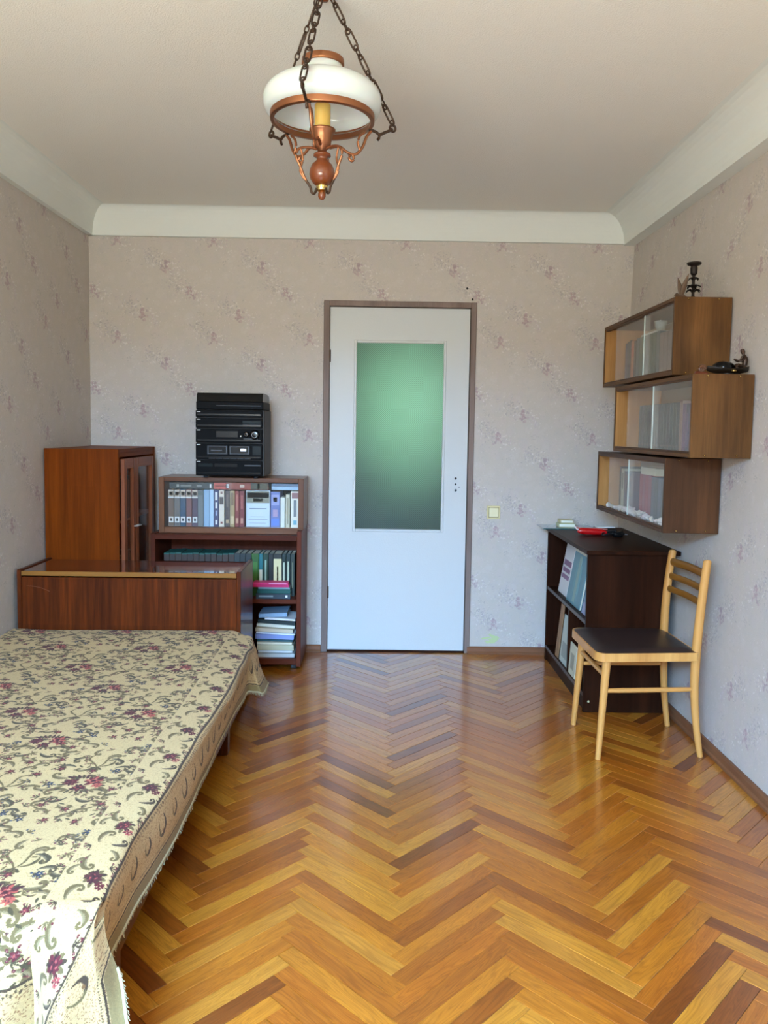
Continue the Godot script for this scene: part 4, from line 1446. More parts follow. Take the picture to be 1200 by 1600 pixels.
	for b in heap:
		var o := book(Vector3(b[2], py, -4.43), Vector3(b[3] - b[2], b[0], 0.170 + rng.randf() * 0.02), 3, b[1], w, b[5], "", {"basis": Basis(Vector3.BACK, b[4] * 0.75), "called": "folder" if "folder" in b[5] else "magazine", "category": "folder" if "folder" in b[5] else "magazine"})
		py += b[0] + 0.0030

# ------------------------------------------------------------------ stereo
func stereo() -> void:
	var xa := -0.972
	var xb := -0.606
	var zf := -4.235
	var zr := -4.500
	var y := 1.043
	var t := thing("stereo_system", "black stereo stack with cassette deck and round dials on the glazed case", "stereo", Vector3(-0.79, y, -4.37))
	boxed("cabinet_body", M.plastic_side, t, Vector3(xa + 0.004, y + 0.012, zr), Vector3(xb, y + 0.366, zf - 0.012), 0.003)
	for x in [xa + 0.045, xb - 0.05]:
		for z in [zf - 0.04, zr + 0.04]:
			var f := begin()
			lathe(f, [Vector2(0, 0), Vector2(0.012, 0), Vector2(0.013, 0.012), Vector2(0, 0.012)], 14, Transform3D(Basis.IDENTITY, Vector3(x, y, z)))
			part(f, "foot", M.plastic_grey, t)
	# four fascias, bottom to top: compact disc, cassette, amplifier, tuner
	var rows := [[0.014, 0.096], [0.100, 0.186], [0.190, 0.264], [0.268, 0.322], [0.326, 0.362]]
	var names := ["disc_player_front", "cassette_deck_front", "amplifier_front", "tuner_front", "timer_front"]
	for i in 5:
		var a: float = y + rows[i][0]
		var b: float = y + rows[i][1]
		var o := boxed(names[i], M.plastic, t, Vector3(xa, a, zf - 0.014), Vector3(xb - 0.010, b, zf), 0.003)
		boxed("trim_strip", M.plastic_dark, o, Vector3(xa + 0.010, a + 0.010, zf - 0.002), Vector3(xb - 0.020, a + 0.018, zf + 0.0012), 0.0)
		boxed("badge", M.silver, o, Vector3(xa + 0.006, b - 0.009, zf - 0.002), Vector3(xa + 0.026, b - 0.006, zf + 0.0008), 0.0)
		if i == 0:
			boxed("disc_tray", M.plastic_dark, o, Vector3(xa + 0.10, b - 0.036, zf - 0.002), Vector3(xa + 0.225, b - 0.016, zf + 0.003), 0.001)
			boxed("button_row", M.plastic_grey, o, Vector3(xb - 0.105, b - 0.030, zf - 0.002), Vector3(xb - 0.020, b - 0.022, zf + 0.002), 0.001)
			boxed("display", M.lcd, o, Vector3(xa + 0.012, b - 0.034, zf - 0.002), Vector3(xa + 0.090, b - 0.018, zf + 0.001), 0.0)
		if i == 1:
			for k in 2:
				var x0 := xa + 0.062 + 0.118 * k
				boxed("cassette_door", M.plastic_grey, o, Vector3(x0, a + 0.028, zf - 0.002), Vector3(x0 + 0.108, b - 0.012, zf + 0.003), 0.002)
				boxed("cassette_window", M.plastic_dark, o, Vector3(x0 + 0.008, a + 0.034, zf + 0.0025), Vector3(x0 + 0.100, b - 0.018, zf + 0.004), 0.001)
				boxed("cassette_label", M.silver if k == 1 else M.plastic_grey, o, Vector3(x0 + (0.060 if k == 1 else 0.020), a + 0.046, zf + 0.0035), Vector3(x0 + (0.090 if k == 1 else 0.080), a + (0.060 if k == 1 else 0.052), zf + 0.0045), 0.0)
			boxed("display", M.lcd, o, Vector3(xb - 0.062, a + 0.026, zf - 0.002), Vector3(xb - 0.018, b - 0.012, zf + 0.001), 0.0)
			for k in 6:
				boxed("key", M.plastic_grey, o, Vector3(xa + 0.07 + 0.038 * k, a + 0.004, zf - 0.002), Vector3(xa + 0.104 + 0.038 * k, a + 0.009, zf + 0.003), 0.001)
		if i == 2:
			for e in [[xb - 0.050, 0.024, 0.044], [xb - 0.094, 0.014, 0.046]]:
				var st := begin()
				lathe(st, [Vector2(0, 0.014), Vector2(e[1] * 0.8, 0.014), Vector2(e[1], 0.010), Vector2(e[1], 0.0), Vector2(e[1] * 1.15, -0.001)], 24, Transform3D(Basis(Vector3.RIGHT, PI / 2), Vector3(e[0], a + e[2], zf + 0.001)))
				var kb := part(st, "dial", M.plastic_dark, o)
				st = begin()
				lathe(st, [Vector2(e[1] * 0.55, 0.0150), Vector2(e[1] * 0.62, 0.0146)], 20, Transform3D(Basis(Vector3.RIGHT, PI / 2), Vector3(e[0], a + e[2], zf + 0.001)))
				part(st, "dial_ring", M.silver, kb)
			boxed("lamp_dot", M.silver, o, Vector3(xb - 0.128, a + 0.034, zf - 0.001), Vector3(xb - 0.122, a + 0.039, zf + 0.001), 0.0)
			boxed("button_row", M.plastic_grey, o, Vector3(xb - 0.110, a + 0.020, zf - 0.001), Vector3(xb - 0.035, a + 0.025, zf + 0.0015), 0.0)
			boxed("display", M.plastic_dark, o, Vector3(xa + 0.11, a + 0.030, zf - 0.001), Vector3(xa + 0.225, b - 0.012, zf + 0.001), 0.0)
		if i == 3:
			boxed("display", M.lcd, o, Vector3(xb - 0.115, a + 0.026, zf - 0.001), Vector3(xb - 0.022, a + 0.040, zf + 0.001), 0.0)
			boxed("panel_line", M.plastic_grey, o, Vector3(xb - 0.115, a + 0.018, zf - 0.001), Vector3(xb - 0.015, a + 0.020, zf + 0.001), 0.0)
	y += 0.3665
	var r := thing("record_player", "black record player with closed lid on top of the stereo stack", "record player", Vector3(-0.79, y, -4.37))
	boxed("plinth", M.plastic, r, Vector3(xa + 0.002, y, zr + 0.004), Vector3(xb - 0.006, y + 0.044, zf - 0.002), 0.004)
	boxed("front_strip", M.plastic_grey, r, Vector3(xa + 0.11, y + 0.020, zf - 0.006), Vector3(xb - 0.02, y + 0.023, zf - 0.001), 0.0)
	var lid := PackedVector2Array([Vector2(zr + 0.004, 0.0445), Vector2(zf - 0.004, 0.0445), Vector2(zf - 0.012, 0.078), Vector2(zf - 0.024, 0.089), Vector2(zr + 0.10, 0.089), Vector2(zr + 0.02, 0.080)])
	var st := begin()
	prism(st, lid, xb - xa - 0.014, Transform3D(Basis(Vector3(0, 0, 1), Vector3.UP, Vector3(1, 0, 0)), Vector3(xa + 0.005, y, 0)))
	part(st, "lid", M.plastic_dark, r)

# ------------------------------------------------------------------ dark desk unit by the right wall
func desk() -> void:
	var t := thing("low_shelf_unit", "low dark brown open shelf unit against the right wall behind the chair", "shelf unit", Vector3(1.19, 0, -4.07))
	var xa := 0.985
	var xb := 1.372
	var zb := -3.632
	var za := -4.500
	boxed("side_panel", M.desk, t, Vector3(xa, 0.0, zb - 0.018), Vector3(xb, 0.752, zb), 0.0015)
	boxed("side_panel", M.desk, t, Vector3(xa, 0.0, za), Vector3(xb, 0.752, za + 0.018), 0.0015)
	boxed("top_panel", M.desk, t, Vector3(xa - 0.010, 0.752, za - 0.01), Vector3(1.412, 0.772, zb + 0.018), 0.002, 2)
	boxed("shelf", M.desk, t, Vector3(xa + 0.006, 0.415, za + 0.018), Vector3(xb - 0.008, 0.433, zb - 0.018), 0.001, 2)
	boxed("shelf_edge", M.desk_edge, t, Vector3(xa + 0.0035, 0.4155, za + 0.018), Vector3(xa + 0.006, 0.4325, zb - 0.018), 0.0, 2)
	boxed("bottom_panel", M.desk, t, Vector3(xa + 0.004, 0.070, za + 0.018), Vector3(xb - 0.008, 0.088, zb - 0.018), 0.001, 2)
	boxed("bottom_edge", M.desk_edge, t, Vector3(xa + 0.0015, 0.0705, za + 0.018), Vector3(xa + 0.004, 0.0875, zb - 0.018), 0.0, 2)
	boxed("plinth", M.desk, t, Vector3(xa + 0.010, 0.0, za + 0.018), Vector3(xa + 0.028, 0.070, zb - 0.018), 0.001, 2)
	boxed("divider", M.desk, t, Vector3(xa + 0.008, 0.088, -4.005), Vector3(xb - 0.008, 0.415, -3.987), 0.001)
	boxed("back_panel", M.case_dark, t, Vector3(xb - 0.008, 0.02, za), Vector3(xb, 0.752, zb), 0.0)
	var st := begin()
	ball(st, Vector3(1.01, 0.052, zb), Vector3(0.006, 0.006, 0.003), 10)
	part(st, "screw_cap", M.cream_plastic, t)
	# brochures leaning back in the upper compartment, covers to the room
	var lean := [
		["magazine", "white magazine with purple print leaning at the far end of the dark unit's shelf", -4.36, -4.17, 1.020, 0.30, c8(214, 212, 210), [[0.28, 0.62, 0.10, c8(128, 86, 120)], [0.36, 0.40, 0.1, c8(214, 212, 210)], [0.48, 0.52, 0.1, c8(214, 212, 210)]]],
		["magazine", "large teal magazine with a cream band along its top in the dark unit", -4.13, -3.86, 1.010, 0.315, c8(82, 134, 146), [[0.84, 0.995, 0.01, c8(206, 204, 184)], [0.91, 0.93, 0.2, c8(150, 150, 140)], [0.2, 0.66, 0.30, c8(98, 150, 156)], [0.05, 0.80, 0.42, c8(132, 160, 150)]]],
		["magazine", "blue grey magazine beside the near side panel of the dark unit", -3.83, -3.665, 1.014, 0.31, c8(116, 146, 164), [[0.66, 0.99, 0.02, c8(184, 198, 206)], [0.30, 0.46, 0.2, c8(170, 160, 160)], [0.0, 0.18, 0.05, c8(150, 152, 180)]]],
	]
	for b in lean:
		var o := thing(b[0], b[1], "magazine", Vector3(b[4], 0.4335, (b[2] + b[3]) / 2))
		o.rotation = Vector3(0.0, 0, -0.17)
		var lo := Vector3(b[4], 0.4335, b[2])
		var hi := Vector3(b[4] + 0.012, 0.4335 + b[5], b[3])
		boxed("cover", mat(b[6], 0.35), o, lo, hi, 0.001)
		boxed("page_block", M.paper_edge, o, lo + Vector3(0.003, 0.003, 0.003), hi + Vector3(-0.003, 0.0006, 0.0006), 0.0)
		var up := 0
		for q in b[7]:
			var ins: float = (b[3] - b[2]) * q[2]
			boxed("cover_print", mat(q[3], 0.4), o, Vector3(lo.x - 0.0005 - 0.0002 * up, lerpf(lo.y, hi.y, q[0]), lo.z + ins), Vector3(lo.x + 0.0002, lerpf(lo.y, hi.y, q[1]), hi.z - ins), 0.0)
			up += 1
	# a wad of sleeves that the teal ones lean on
	for e in [["record_sleeve", "tan record sleeve leaning in the lower far compartment of the dark unit", -4.28, -4.215, 0.995, 0.29, c8(150, 112, 76), -0.10], ["record_sleeve", "pale green record sleeve leaning against the divider low in the dark unit", -4.20, -4.025, 1.000, 0.25, c8(190, 196, 182), -0.10], ["folder", "cream folder standing low in the near compartment behind the chair leg", -3.975, -3.850, 0.995, 0.16, c8(206, 200, 172), -0.06]]:
		var o := thing(e[0], e[1], "folder" if e[0] == "folder" else "record sleeve", Vector3(e[4], 0.0885, (e[2] + e[3]) / 2))
		o.rotation = Vector3(0, 0, e[7])
		boxed("sleeve", mat(e[6], 0.6), o, Vector3(e[4], 0.0885, e[2]), Vector3(e[4] + 0.006, 0.0885 + e[5], e[3]), 0.001)
		boxed("sleeve_print", mat((e[6] as Color).darkened(0.2), 0.6), o, Vector3(e[4] - 0.0005, 0.12, e[2] + 0.03), Vector3(e[4] + 0.0002, 0.20, e[3] - 0.03), 0.0)

# ------------------------------------------------------------------ three glazed cabinets on the right wall
func wall_cabinets() -> void:
	var spec := [
		["top one of three glazed wall cabinets, candlestick standing on it", 1.200, 1.557, 1.873, -4.245, -3.246, M.walnut],
		["middle one of three glazed wall cabinets, bronze boat dish on its top", 1.193, 1.226, 1.546, -3.998, -3.006, M.walnut],
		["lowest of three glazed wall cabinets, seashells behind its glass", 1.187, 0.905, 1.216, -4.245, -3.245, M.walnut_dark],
	]
	for i in 3:
		var s: Array = spec[i]
		var xa: float = s[1]
		var y0: float = s[2]
		var y1: float = s[3]
		var za: float = s[4]
		var zb: float = s[5]
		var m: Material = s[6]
		var xb := wall_x(y0) - 0.002
		var th := 0.016
		var t := thing("wall_cabinet", s[0], "wall cabinet", Vector3((xa + xb) / 2, y0, (za + zb) / 2), "glazed wall cabinets in a stack")
		boxed("side_panel", m, t, Vector3(xa, y0, zb - th), Vector3(xb, y1, zb), 0.0015)
		boxed("side_panel", m, t, Vector3(xa, y0, za), Vector3(xb, y1, za + th), 0.0015)
		boxed("top_panel", m, t, Vector3(xa, y1 - th, za + th), Vector3(xb, y1, zb - th), 0.0015, 2)
		boxed("bottom_panel", m, t, Vector3(xa, y0, za + th), Vector3(xb, y0 + th, zb - th), 0.0015, 2)
		boxed("back_panel", M.lining_back, t, Vector3(xb - 0.006, y0 + th, za + th), Vector3(xb, y1 - th, zb - th), 0.0)
		boxed("side_lining", M.lining, t, Vector3(xa + 0.004, y0 + th, za + th), Vector3(xb - 0.006, y1 - th, za + th + 0.003), 0.0)
		boxed("side_lining", M.lining, t, Vector3(xa + 0.004, y0 + th, zb - th - 0.003), Vector3(xb - 0.006, y1 - th, zb - th), 0.0)
		for y in [y0 + th, y1 - th - 0.008]:
			boxed("glass_track", M.walnut_dark, t, Vector3(xa + 0.004, y, za + th + 0.003), Vector3(xa + 0.022, y + 0.008, zb - th - 0.003), 0.001, 2)
		var zm: float = [-3.63, -3.46, -3.74][i]
		var gl := begin()
		box(gl, Vector3(xa + 0.006, y0 + th + 0.004, zm), Vector3(xa + 0.010, y1 - th - 0.004, zb - th - 0.004), 0.0)
		var g1 := part(gl, "sliding_pane", M.glass_dusty, t)
		boxed("pane_edge", M.glass_edge, g1, Vector3(xa + 0.0055, y0 + th + 0.008, zm - 0.003), Vector3(xa + 0.0105, y1 - th - 0.008, zm), 0.0)
		gl = begin()
		box(gl, Vector3(xa + 0.014, y0 + th + 0.004, za + 0.165), Vector3(xa + 0.018, y1 - th - 0.004, zm + 0.05), 0.0)
		part(gl, "sliding_pane", M.glass_dusty, t)
		for y in [y0 + 0.010, y1 - 0.008]:
			for x in [xa + 0.055, xb - 0.055]:
				var sc := begin()
				ball(sc, Vector3(x, y, zb), Vector3(0.0045, 0.0045, 0.002), 10)
				part(sc, "screw_head", M.brass, t)
		# what stands inside
		var yb := y0 + th + 0.0005
		var rows: Array
		if i == 0:
			rows = [[-4.145, 0.034, 0.205, c8(70, 66, 84), "grey violet book, far end of the top wall cabinet", "", []], [-4.110, 0.030, 0.21, c8(52, 60, 62), "dark slate book second from the far end, top wall cabinet", "", []], [-4.078, 0.026, 0.215, c8(60, 50, 60), "plum grey book third from the far end, top wall cabinet", "", []], [-4.051, 0.044, 0.21, c8(168, 108, 70), "tan orange book in the far half of the top wall cabinet", "", [[0.6, 0.9, 0.2, c8(176, 84, 60)]]], [-4.006, 0.030, 0.205, c8(52, 48, 50), "black book after the tan orange one, top wall cabinet", "", []]]
			var z := -3.972
			for k in 7:
				rows.append([z, 0.046, 0.212, c8(58, 84, 68) if k % 3 else c8(66, 82, 84), "%s tall green volume from the far end in the top wall cabinet" % ORD[k], "green set in the top wall cabinet", []])
				z += 0.047
			for k in 4:
				rows.append([z, 0.050, 0.20, c8(112, 98, 92), "%s taupe volume from the green ones in the top wall cabinet" % ORD[k], "taupe set in the top wall cabinet", []])
				z += 0.051
		elif i == 1:
			var z := -3.865
			for k in 14:
				rows.append([z, 0.036, 0.206 + 0.002 * (k % 2), [c8(52, 62, 54), c8(60, 62, 60), c8(50, 66, 58)][k % 3], "%s dark green grey volume from the far end in the middle wall cabinet" % ORD[k], "dark set in the middle wall cabinet", [[0.08, 0.12, 0.1, c8(96, 92, 80)]]])
				z += 0.037
			rows.append([z, 0.030, 0.215, c8(150, 122, 104), "beige book between the dark set and the purple books, middle wall cabinet", "", []])
			z += 0.032
			for k in 4:
				rows.append([z, 0.036, 0.20, c8(98, 62, 92) if k % 2 == 0 else c8(72, 66, 84), "%s book near the camera end of the middle wall cabinet" % ["first purple", "first grey violet", "second purple", "second grey violet"][k], "", [[0.1, 0.8, 0.3, c8(120, 96, 118)]]])
				z += 0.038
		else:
			rows = [[-4.120, 0.026, 0.22, c8(74, 74, 66), "dark olive book, far end of the lowest wall cabinet", "", []], [-4.090, 0.048, 0.21, c8(172, 172, 148), "cream and grey box file in the lowest wall cabinet", "", [[0.5, 0.9, 0.35, c8(80, 76, 70)]]], [-4.040, 0.032, 0.20, c8(84, 66, 76), "plum book left of the pane edge in the lowest wall cabinet", "", []], [-4.006, 0.034, 0.20, c8(78, 70, 80), "violet grey book near the pane edge in the lowest wall cabinet", "", []], [-3.970, 0.034, 0.195, c8(92, 74, 84), "mauve book before the red ones in the lowest wall cabinet", "", []]]
			var z := -3.800
			for k in 4:
				rows.append([z, 0.040, 0.20, c8(150, 48, 68) if k % 2 == 0 else c8(136, 56, 76), "%s crimson volume from the far end in the lowest wall cabinet" % ORD[k], "crimson set in the lowest wall cabinet", []])
				z += 0.041
			for k in 8:
				rows.append([z, 0.042, 0.195, [c8(72, 82, 92), c8(62, 72, 82), c8(78, 92, 106)][k % 3], "%s blue grey volume from the crimson ones in the lowest wall cabinet" % ORD[k], "blue grey set in the lowest wall cabinet", []])
				z += 0.043
		for b in rows:
			if b[0] + b[1] > zb - th - 0.004:
				continue
			book(Vector3(xb - 0.150, yb, b[0]), Vector3(0.138, b[2], b[1]), 1, b[3], (b[3] as Color).lightened(0.4), b[4], b[5], {"bands": b[6]})
		if i == 0:
			var f := thing("glass_dish", "small clear glass dish on top of the green books in the top wall cabinet", "dish", Vector3(1.305, yb + 0.2125, -3.70), "")
			book(Vector3(1.30, yb + 0.2125, -3.955), Vector3(0.10, 0.014, 0.21), 1, c8(214, 214, 204), c8(180, 180, 170), "thin white booklet lying on the green books in the top wall cabinet")
			X = Transform3D(Basis.IDENTITY, -f.position)
			var st := begin()
			lathe(st, [Vector2(0.0, 0.004), Vector2(0.012, 0.004), Vector2(0.024, 0.02), Vector2(0.030, 0.05), Vector2(0.027, 0.05), Vector2(0.020, 0.022), Vector2(0.0, 0.010)], 20, Transform3D(Basis.IDENTITY, f.position))
			part(st, "bowl", mat(Color(0.86, 0.92, 0.90, 0.30), 0.04, {"transparency": BaseMaterial3D.TRANSPARENCY_ALPHA}), f)
		if i == 2:
			book(Vector3(xb - 0.150, yb + 0.2005, -3.79), Vector3(0.135, 0.034, 0.20), 1, c8(206, 200, 168), c8(150, 150, 130), "cream box lying across the crimson set in the lowest wall cabinet", "", {"called": "box", "category": "box"})
			var places := [[-4.17, 0.018], [-4.11, 0.022], [-4.05, 0.016], [-3.99, 0.030], [-3.925, 0.020], [-3.83, 0.040], [-3.745, 0.026], [-3.68, 0.036], [-3.615, 0.020], [-3.555, 0.026], [-3.50, 0.016], [-3.45, 0.020], [-3.395, 0.024], [-3.335, 0.017]]
			for k in places.size():
				shell(Vector3(1.232, yb, places[k][0]), places[k][1], k)

func shell(at: Vector3, r: float, k: int) -> void:
	var looks := ["%s white spiral seashell from the far end behind the lowest cabinet glass" % ORD[k / 2], "%s pale lumpy seashell from the far end behind the lowest cabinet glass" % ORD[k / 2]]
	var o := thing("seashell", looks[k % 2], "seashell", at, ["spiral seashells behind the low glass", "lumpy seashells behind the low glass"][k % 2])
	X = Transform3D.IDENTITY
	var st := begin()
	if k % 2 == 0:
		var c := []
		var rr := []
		for i in 34:
			var t := i / 33.0
			var a := t * TAU * 2.6
			c.append(Vector3(cos(a) * r * 0.42 * (1 - t), r * 0.55 + r * 0.0 + sin(a) * r * 0.42 * (1 - t), (t - 0.4) * r * 1.6))
			rr.append(r * (0.52 * (1.0 - t) + 0.04))
		tube(st, c, rr, 10)
	else:
		var prof := []
		for i in 11:
			var t := i / 10.0
			prof.append(Vector2(0.0 if i == 0 or i == 10 else r * (0.55 + 0.12 * sin(t * 19.0)) * sin(PI * t), r * 1.05 * t))
		lathe(st, prof, 12)
		for i in 6:
			var a := TAU * i / 6
			lathe(st, [Vector2(r * 0.18, 0), Vector2(r * 0.10, r * 0.25), Vector2(0, r * 0.45)], 7, Transform3D(Basis(Vector3(sin(a), 0, -cos(a)).normalized(), 1.1), Vector3(cos(a) * r * 0.45, r * 0.6, sin(a) * r * 0.45)))
	part(st, "shell_body", mat([c8(226, 216, 206), c8(214, 206, 190), c8(224, 208, 204)][k % 3], 0.4), o)
	o.rotation.y = k * 1.3

# ------------------------------------------------------------------ chair
func chair() -> void:
	var t := thing("chair", "light beech chair with dark vinyl seat and three slatted back rails by the right wall", "chair", Vector3(1.11, 0, -3.31))
	var fr := [Vector3(0.908, 0, -3.100), Vector3(0.902, 0, -3.478)]
	var ft := [Vector3(0.938, 0.405, -3.125), Vector3(0.930, 0.405, -3.470)]
	for i in 2:
		var st := begin()
		tube(st, [fr[i], fr[i].lerp(ft[i], 0.5), ft[i]], [0.0115, 0.0145, 0.0175], 14)
		part(st, "front_leg", M.beech, t)
	var posts := [
		[Vector3(1.338, 0, -3.138), Vector3(1.318, 0.13, -3.142), Vector3(1.307, 0.28, -3.148), Vector3(1.309, 0.43, -3.150), Vector3(1.317, 0.58, -3.148), Vector3(1.328, 0.72, -3.146), Vector3(1.336, 0.806, -3.145)],
		[Vector3(1.327, 0, -3.474), Vector3(1.311, 0.13, -3.480), Vector3(1.302, 0.28, -3.484), Vector3(1.299, 0.43, -3.486), Vector3(1.303, 0.58, -3.488), Vector3(1.314, 0.71, -3.488), Vector3(1.324, 0.795, -3.488)]]
	for p in posts:
		var st := begin()
		var c := curve(p, 22)
		var rr := []
		for k in 23:
			var f := k / 22.0
			rr.append(lerpf(0.012, 0.0185, clampf(f * 2.2, 0, 1)) * (1.0 - 0.12 * clampf((f - 0.6) / 0.4, 0, 1)))
		tube(st, c, rr, 14)
		ball(st, c[22], Vector3(0.0155, 0.006, 0.0155), 12)
		part(st, "back_post", M.beech, t)
	# bowed back rails
	for e in [[0.752, 0.018], [0.690, 0.015], [0.632, 0.015]]:
		var a := Vector3(lerpf(1.303, 1.324, (e[0] - 0.58) / 0.215), e[0] - 0.004, -3.480)
		var b := Vector3(lerpf(1.316, 1.334, (e[0] - 0.58) / 0.215), e[0], -3.152)
		var st := begin()
		tube(st, curve([a, a.lerp(b, 0.5) + Vector3(0.014, 0, 0), b], 14), e[1], 12, false, 0.62, Vector3.RIGHT)
		part(st, "back_rail", M.beech_dark, t)
	# plywood seat frame, rounded corners, and the pad on it
	var outline := func(inset: float) -> PackedVector2Array:
		var q := PackedVector2Array()
		var corners := [Vector2(0.882 + inset, -3.512 + inset), Vector2(0.888 + inset, -3.092 - inset), Vector2(1.312 - inset, -3.122 - inset), Vector2(1.302 - inset, -3.506 + inset)]
		var rad := [0.045, 0.045, 0.014, 0.014]
		for i in 4:
			var o: Vector2 = corners[i]
			var to_a: Vector2 = (corners[(i + 3) % 4] - o).normalized()
			var to_b: Vector2 = (corners[(i + 1) % 4] - o).normalized()
			for k in 7:
				var u := k / 6.0
				q.append((o + to_a * rad[i]).bezier_interpolate(o + to_a * rad[i] * 0.45, o + to_b * rad[i] * 0.45, o + to_b * rad[i], u))
		return q
	var flat := Transform3D(Basis(Vector3(1, 0, 0), Vector3(0, 0, 1), Vector3(0, 1, 0)), Vector3(0, 0.402, 0))
	var st := begin()
	prism(st, outline.call(0.0), 0.034, flat)
	part(st, "seat_frame", M.beech, t)
	st = begin()
	flat.origin.y = 0.434
	var rim: PackedVector2Array = outline.call(0.006)
	var mid := Vector2.ZERO
	for q in rim:
		mid += q / rim.size()
	var P := []
	var T := []
	for k in 8:
		var f := k / 7.0
		var row := []
		var tr := []
		for i in rim.size() + 1:
			var q: Vector2 = mid.lerp(rim[i % rim.size()], f)
			row.append(Vector3(q.x, 0.436 + 0.012 * sqrt(maxf(0.0, 1.0 - pow(f, 7.0))), q.y))
			tr.append(q)
		P.append(row)
		T.append(tr)
	sheet(st, P, T)
	part(st, "seat_pad", M.vinyl, t)
	# stretchers
	for e in [["side_stretcher", Vector3(0.925, 0.278, -3.116), Vector3(1.306, 0.278, -3.147)], ["side_stretcher", Vector3(0.922, 0.284, -3.473), Vector3(1.302, 0.284, -3.484)], ["front_stretcher", Vector3(0.932, 0.338, -3.12), Vector3(0.925, 0.338, -3.472)]]:
		st = begin()
		tube(st, [e[1], (e[1] as Vector3).lerp(e[2], 0.15), (e[1] as Vector3).lerp(e[2], 0.85), e[2]], [0.0085, 0.010, 0.010, 0.0085], 12)
		part(st, e[0], M.beech, t)

